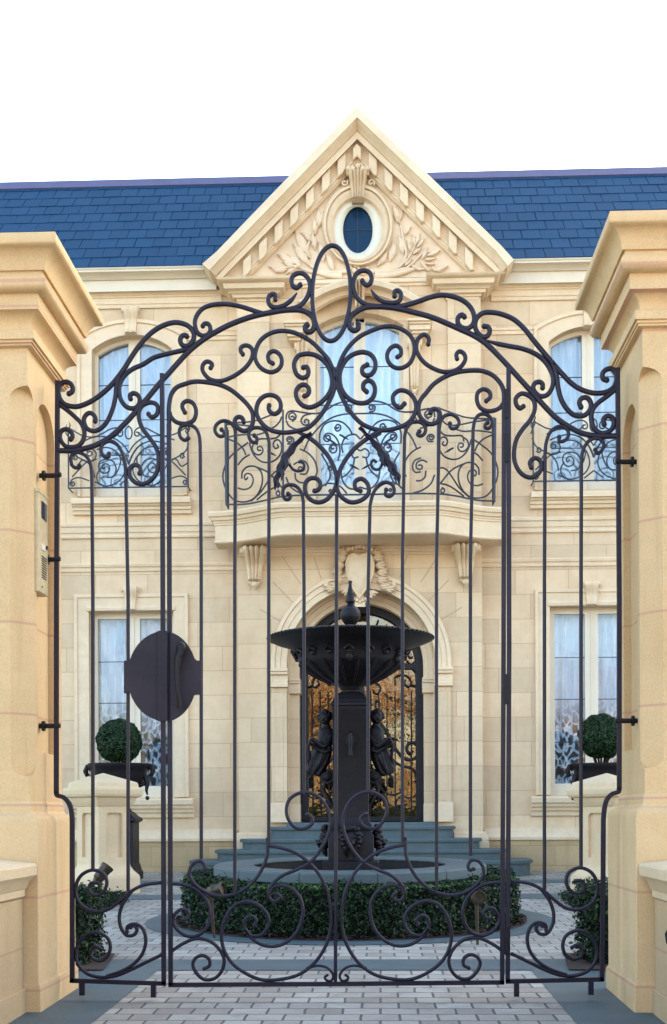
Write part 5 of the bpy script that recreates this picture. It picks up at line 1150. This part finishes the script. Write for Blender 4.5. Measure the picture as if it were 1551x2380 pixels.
for xc, flip in ((XWL, 0), (XWR, 1)):
    x0 = P(159,1060,JY).x-XWL; x1 = P(437,1060,JY).x-XWL; xm = (P(299.3,1060,JY).x-XWL); X = lambda d: xc+d if not flip else xc-d
    zb2 = zp(1132,JY,300); m = MB(); m.tube([(X(x0),JY,zb2),(X(x1),JY,zb2)], .010, 6)
    bl = part(m, 'balconette', 'rail', house); m = MB()
    for x in (x0, x1): 
        m.tube([(X(x),JY,zb2),(X(x),JY,zp(1000,JY,300))], .010, 6); m.tube([(X(x),JY,zb2),(X(x),YW,zb2)], .009, 6); m.tube([(X(x),JY,zp(1010,JY,300)),(X(x),YW,zp(1010,JY,300))], .009, 6)
        for k in range(4): m.tube([(X(x),JY,zp(1012-k*4,JY,300)),(X(x)+(.03 if k%2 else -.03),JY-.01,zp(1004-k*6,JY,300)),(X(x)+(.015 if k%2 else -.015),JY-.02,zp(996-k*6,JY,300))], [.010,.009,.002], 5)
        part(m, 'balconette_post', 'rail', bl); m = MB()
    for p in jl:
        q = [P(a,b,JY) for a, b in spline(p,4)]
        for s in (0,1):
            m.tube([(X((v.x-XWL) if s == 0 else 2*xm-(v.x-XWL)), JY, v.z) for v in q], .0098, 6)
    part(m, 'balconette_scrolls', 'rail', bl, smooth=50)

# ------------------------------------------------------------------ entrance
def arcring(r0, r1, zb, n=40):
    return [(XD+r1, zb)] + [(XD+r1*math.cos(math.pi*i/n), zsp+r1*math.sin(math.pi*i/n)) for i in range(n+1)] + [(XD-r1, zb), (XD-r0, zb)] + [(XD+r0*math.cos(math.pi*(n-i)/n), zsp+r0*math.sin(math.pi*(n-i)/n)) for i in range(n+1)] + [(XD+r0, zb)]
zi = zp(1553, YB, 838)
p1 = PXB
m = MB().prism(arcring(172.5*p1, 187*p1, zi), YB-.03, YB+.02); m.prism(arcring(187*p1, 200*p1, zi), YB-.042, YB+.02); m.prism(arcring(200*p1, 209*p1, zi), YB-.062, YB+.02)
part(m, 'archivolt', 'dressed', smooth=30, bevel=.006)
zi2 = zp(1573, YB, 838); m = MB().prism(arcring(158*p1, 171*p1, zi2), YB+.26, YW+.5); m.prism(arcring(147*p1, 158*p1, zi2), YB+.275, YW+.5)
part(m, 'inner_archivolt', 'dressed', smooth=30, bevel=.005)
zthr = zp(1909, YB, 838)
for s in (-1, 1):
    def bx(m, a, b, y0, y1, z0, z1): x0, x1 = XD+s*a*p1, XD+s*b*p1; return m.box(min(x0,x1), max(x0,x1), y0, y1, z0, z1)
    zq = lambda y: zp(y, YB, 838)
    m = MB(); bx(m, 172.5, 208, YB-.05, YB+.02, zthr, zq(1597)); bx(m, 147, 171.5, YB+.25, YW+.5, zthr, zq(1606)); bx(m, 181, 200, YB-.058, YB, zq(1862), zq(1610))
    part(m, 'door_pier', 'ashlar', bevel=.006)
    m = MB()
    for a, b, y0, y1 in ((0,.18,.13,.0),(.18,.34,.11,0),(.34,.72,.07,0),(.72,.86,.085,0),(.86,1,.10,0)):
        bx(m, 172.5-3, 208+4, YB-y0, YB+.02, zq(1553+44*b)+.001, zq(1553+44*a))
        bx(m, 147-3, 171, YB+.25-y0*.6, YW+.5, zq(1571+36*b)+.001, zq(1571+36*a))
    part(m, 'impost', 'dressed', bevel=.006)
    m = MB(); bx(m, 170, 212, YB-.07, YB+.02, zthr-.01, zq(1866)); bx(m, 146, 170.5, YB+.23, YW+.5, zthr-.01, zq(1868)); part(m, 'pier_base', 'dressed', bevel=.006)
    x0 = bx0 if s < 0 else bx1
    m = MB()                                      # stepped plinth under the bay
    for k, (y0, y1, p) in enumerate(((1934,1941,.03),(1941,1955,.06),(1955,2030,.07))): 
        a, b = (x0-p, XD+s*213*p1) if s < 0 else (XD+s*213*p1, x0+p); m.box(a, b, YB-p, YB+.02, zq(y1)-.3*(k==2), zq(y0)-.0005)
    part(m, 'bay_plinth', 'dressed', bevel=.006)
    m = MB()                                      # open joints of the radiating stones
    for xa, ya, xb, yb in ((730,1294,747,1345),(656,1293,699,1357),(634,1352,681,1400),(604,1416,656,1446)):
        a, b = P(xa,ya,YB), P(xb,yb,YB); 
        if s > 0: a.x, b.x = 2*XD-a.x, 2*XD-b.x
        d = (b-a).normalized(); n_ = Vector((d.z,0,-d.x))*.0065; o = Vector((0,-.0025,0)); m.add([a-n_+o,a+n_+o,b+n_+o,b-n_+o], [(0,1,2,3)])
    part(m, 'radiating_joints', 'mortar')
# crest over the arch
m = MB(); sh = [(810,1292),(822,1286),(836,1290),(850,1285),(864,1291),(870,1310),(868,1335),(858,1358),(846,1376),(836,1390),(826,1376),(814,1358),(806,1335),(804,1310)]
c = (837,1330)
rs = [[P(c[0]+(x-c[0])*k, c[1]+(y-c[1])*k, Y) for x, y in sh] for k, Y in ((1.06,YB),(1.06,YB-.12),(1,YB-.15),(.9,YB-.135),(.82,YB-.15),(.4,YB-.20))]
m.rings(rs, cap0=False); crest = part(m, 'crest', 'dressed', house, smooth=35)
m = MB()
for s in (-1,1):
    for k, (x, y, a) in enumerate(((42,1296,20),(48,1312,0),(52,1328,-10),(52,1344,-25),(58,1358,-40),(70,1364,-30),(40,1283,40),(30,1372,-60))):
        for j in range(3):
            aa = R(a+(j-1)*38); tip = (837+s*(x+15*math.cos(aa)), y-15*math.sin(aa)); leaf_relief(m, tip, (837+s*(x-12), y+3), YB-.03, .55, .09)
    m.tube([P(837+s*dx, y, YB-.06) for dx, y in spline([(34,1284),(46,1300),(50,1325),(48,1350),(62,1364),(76,1366),(80,1358),(74,1354)],4)], .028, 7)
for i in range(7): m.ball(P(837+(i-3)*9, 1276-4*(3-abs(i-3))*.5, YB-.12), .03, nu=8, nv=6)
for i in range(9): m.ball(P(837+(i-4)*6.5, 1386+3*(4-abs(i-4)), YB-.11), .022, nu=7, nv=5)
m.rings([[P(x,y,Y) for x, y in ((828,1384),(846,1384),(850,1410),(824,1410))] for Y in (YB+.1,YB-.10)])
part(m, 'acanthus_carving', 'dressed', crest, smooth=50)
# door: iron frame, glass and scrollwork
YD = 15.98
rd = 147*p1
zbd = zp(1905, YD, 838)
dfr = part(MB().prism([(x,z) for x, z in arcring(129*p1, rd, zbd)], YD-.06, YD+.04).box(XD-rd,XD+rd,YD-.05,YD+.03,zbd-.02,zbd+.04).box(XD-.035,XD+.035,YD-.045,YD+.02,zbd,zsp).box(XD-133*p1,XD+133*p1,YD-.045,YD+.02,zsp-.03,zsp+.03), 'front_door', 'cast', house)
part(MB().add([(x,YD+.03,z) for x, z in doorpoly(135*p1, zbd)], [tuple(range(35))]), 'door_pane', 'glass_door', dfr)
part(MB().box(XD-1.2,XD+1.2,YD+.7,YD+.75,zbd-.1,zsp+1.2), 'dark_backing', 'bark', house)  # dark panel added behind the glass to keep the doorway dim
m = MB(); kk = YD/FPX
def dt(pts, r=.010, seg=5):
    for s in (0,1):
        q = [P(x,y,YD-.03) for x, y in spline(pts, seg)]; m.tube([(v.x if s == 0 else 2*XD-v.x, v.y, v.z) for v in q], r, 6)
J = lambda p: [(654.6+x/4.2, 1594.6+y/4.2) for x, y in p]
for x in (862,881,900,919,938,957): dt([(x,1605),(x,1900)], .0085)
dt(J([(1285,625),(1262,655),(1225,625),(1240,562),(1298,552),(1343,620),(1318,690),(1258,718),(1180,690),(1110,600),(1050,480),(960,350)]), .020); dt(J([(1010,590),(1090,720),(1180,780),(1270,800),(1310,850),(1315,900)]), .016)
dt(J([(960,190),(945,150),(925,140),(915,170),(925,210),(960,260)]), .012)
dt(J(arc(1085,950,120,110,20,200)), .012); dt(J(arc(950,1150,90,85,-80,150)), .012); dt(J(arc(1090,1225,45,45,0,350)), .010); dt(J(arc(1200,1150,80,80,60,260)), .010); dt(J([(890,1000),(940,960),(1000,930)]), .01); dt(J(arc(1250,1000,90,90,-60,180)), .01)
J2 = lambda p: [(604.3+x/3.554, 1309.3+y/3.554) for x, y in p]
dt(J2([(1120,1000),(1120,940),(1160,920),(1220,930),(1250,980),(1230,1015),(1195,990),(1205,960)]), .011); dt(J2([(1250,1000),(1290,1010),(1305,960),(1290,900),(1240,850),(1190,830),(1150,850)]), .013); dt(J2([(1265,770),(1240,775),(1225,745),(1245,715),(1250,700)]), .011); dt(J2([(1210,800),(1250,830),(1290,800)]), .01)
dt([(850,1590),(870,1585),(885,1598),(876,1612),(866,1602)], .010); dt([(905,1540),(890,1500),(900,1470),(925,1475),(925,1500),(908,1500)], .011); dt([(860,1550),(865,1480),(880,1440)], .011)
part(m, 'door_scrollwork', 'cast', dfr, smooth=50)
part(MB().box(XD-.16,XD-.10,YD-.10,YD-.04,zp(1730,YD,838),zp(1690,YD,838)), 'door_handle', 'brass', dfr, bevel=.01)

# ------------------------------------------------------------------ entrance steps
st = thing('entrance_steps', 'four curved bluestone steps rising to the arched front door', 'steps', (XD, 14.6, ground_z(14.5)))
SX = [(438,1241,14.50,1999),(499,1181,14.72,1974),(559,1120,14.95,1948.5),(626,1058,15.18,1920)]
for k, (a, b, Yf, y) in enumerate(SX):
    z1 = zp(y, Yf+.25, 838); z0 = gh-.1 if k == 0 else zp(SX[k-1][3], SX[k-1][2]+.25, 838)-.06
    xa, xb = P(a,y,Yf+.3).x, P(b,y,Yf+.3).x; r = .42-.07*k; n = 10
    def outl(e): return [(xa-e,15.44),(xa-e,Yf+r)] + [(xa-e+(r+e)*(1-math.cos(math.pi/2*i/n)), Yf-e+(r+e)*(1-math.sin(math.pi/2*i/n))) for i in range(1,n+1)] + [(xb+e-(r+e)*(1-math.cos(math.pi/2*i/n)), Yf-e+(r+e)*(1-math.sin(math.pi/2*i/n))) for i in range(n,0,-1)] + [(xb+e,Yf+r),(xb+e,15.44)]
    m = MB(); m.rings([[(x,y_,z) for x, y_ in outl(e)] for e, z in ((-.03,z0),(-.03,z1-.045),(0,z1-.043),(.004,z1-.012),(-.004,z1))])
    m.build('step', M['bluestone'], st, smooth=35)
part(MB().box(XD-RD+.001,XD+RD-.001,15.3,YD,zdoor-.14,zdoor-.012), 'threshold', 'bluestone')
# ------------------------------------------------------------------ trees and house across the street, and an added hedge (seen in the door and window glass)
def tree(x, y, h, label):
    t = thing('street_tree', label, 'tree', (x, y, -.12), 'autumn street trees')
    m = MB(); m.tube([(x,y,-.2),(x+.1,y,h*.3),(x,y+.1,h*.6),(x+.1,y,h*.85)], [.22,.17,.1,.03], 10)
    for k in range(9):
        a = k*2.4; z = h*(.3+.05*k); m.tube([(x,y,z),(x+math.cos(a)*h*.12,y+math.sin(a)*h*.12,z+h*.1),(x+math.cos(a)*h*.24,y+math.sin(a)*h*.24,z+h*.16)], [.08,.05,.02], 6)
    m.build('trunk', M['bark'], t, smooth=50)
    cl = rng.normal(size=(80,3))*[h*.20,h*.16,h*.19]+[x,y,h*.5]; cl[:,2] = np.maximum(cl[:,2], h*.12); n = 30000; c = cl[rng.integers(0,80,n)]; d = rng.normal(size=(n,3))*h*.052
    scatter('crown', c+d, d/np.linalg.norm(d,axis=1)[:,None], .12, M['autumn'], t)
for x, y, h, s in ((-7,-13,10.5,'left'),(-1.2,-15,9.5,'middle'),(5,-13.5,9,'right')): tree(x, y, h, 'orange autumn tree across the street, '+s+' one of three')
bh = thing('brick_house', 'pale brick house with tiled gable roof across the street', 'house', (13,-26,-.12))
MB().box(5, 21, -32, -26, -.2, 5.6).build('wall', M['redbrick'], bh); MB().rings([[(4.5,-32.5,5.6),(4.5,-25.5,5.6),(4.5,-29,8.6)],[(21.5,-32.5,5.6),(21.5,-25.5,5.6),(21.5,-29,8.6)]]).build('roof', M['rooftile'], bh)
for x in (7,11,15,19): MB().box(x-.6, x+.6, -26.02, -25.98, 1.2, 3).build('window', M['white'], bh)

hs = thing('reflection_hedge', 'unseen dark hedge added across the street to darken the door reflection', 'hedge', (-3,-11,-.12))
MB().box(-12, 5, -11.6, -10.8, -.2, 1.15).build('dark_core', M['core'], hs)  # added out of view to darken the lower door reflection
n = 9000; u = rng.random(n); f = rng.random(n) < .7
scatter('foliage', np.stack([-12+17*rng.random(n), np.where(f,-10.75,-11.2+.4*rng.normal(size=n)), np.where(f,1.25*u-.1,1.2)],1)+.04*rng.normal(size=(n,3)), np.where(f[:,None],[[0,1.,.3]],[[0,0,1.]]), .12, M['box'], hs)

# ------------------------------------------------------------------ light
ELEV, AZ = 20.0, 34.0
world = bpy.data.worlds.new('World'); sc.world = world; world.use_nodes = True
nt = world.node_tree; bg = nt.nodes['Background']; sky = nt.nodes.new('ShaderNodeTexSky'); sky.sky_type = 'NISHITA'; sky.sun_disc = False
sky.sun_elevation = R(ELEV); sky.sun_rotation = R(AZ); sky.altitude = 50; sky.air_density = 1.0; sky.dust_density = 2.2; sky.ozone_density = .6
nt.links.new(sky.outputs[0], bg.inputs[0]); bg.inputs[1].default_value = .15
sd = bpy.data.lights.new('sun', 'SUN'); sd.energy = 4.5; sd.angle = R(.5); sd.color = (1,.93,.82)
so = bpy.data.objects.new('sun', sd); COL.objects.link(so)
dirn = -Vector((math.sin(R(AZ))*math.cos(R(ELEV)), math.cos(R(AZ))*math.cos(R(ELEV)), math.sin(R(ELEV))))
so.rotation_euler = dirn.to_track_quat('-Z', 'Y').to_euler(); so.location = (0, 0, 30)
vs = sc.view_settings; sc.display_settings.display_device = 'sRGB'; vs.view_transform = 'Standard'; vs.look = 'None'; vs.gamma = 1; vs.exposure = 2.68
sc.cycles.max_bounces = 8; sc.cycles.diffuse_bounces = 4; sc.cycles.glossy_bounces = 4; sc.cycles.transparent_max_bounces = 12
sc.cycles.use_denoising = True
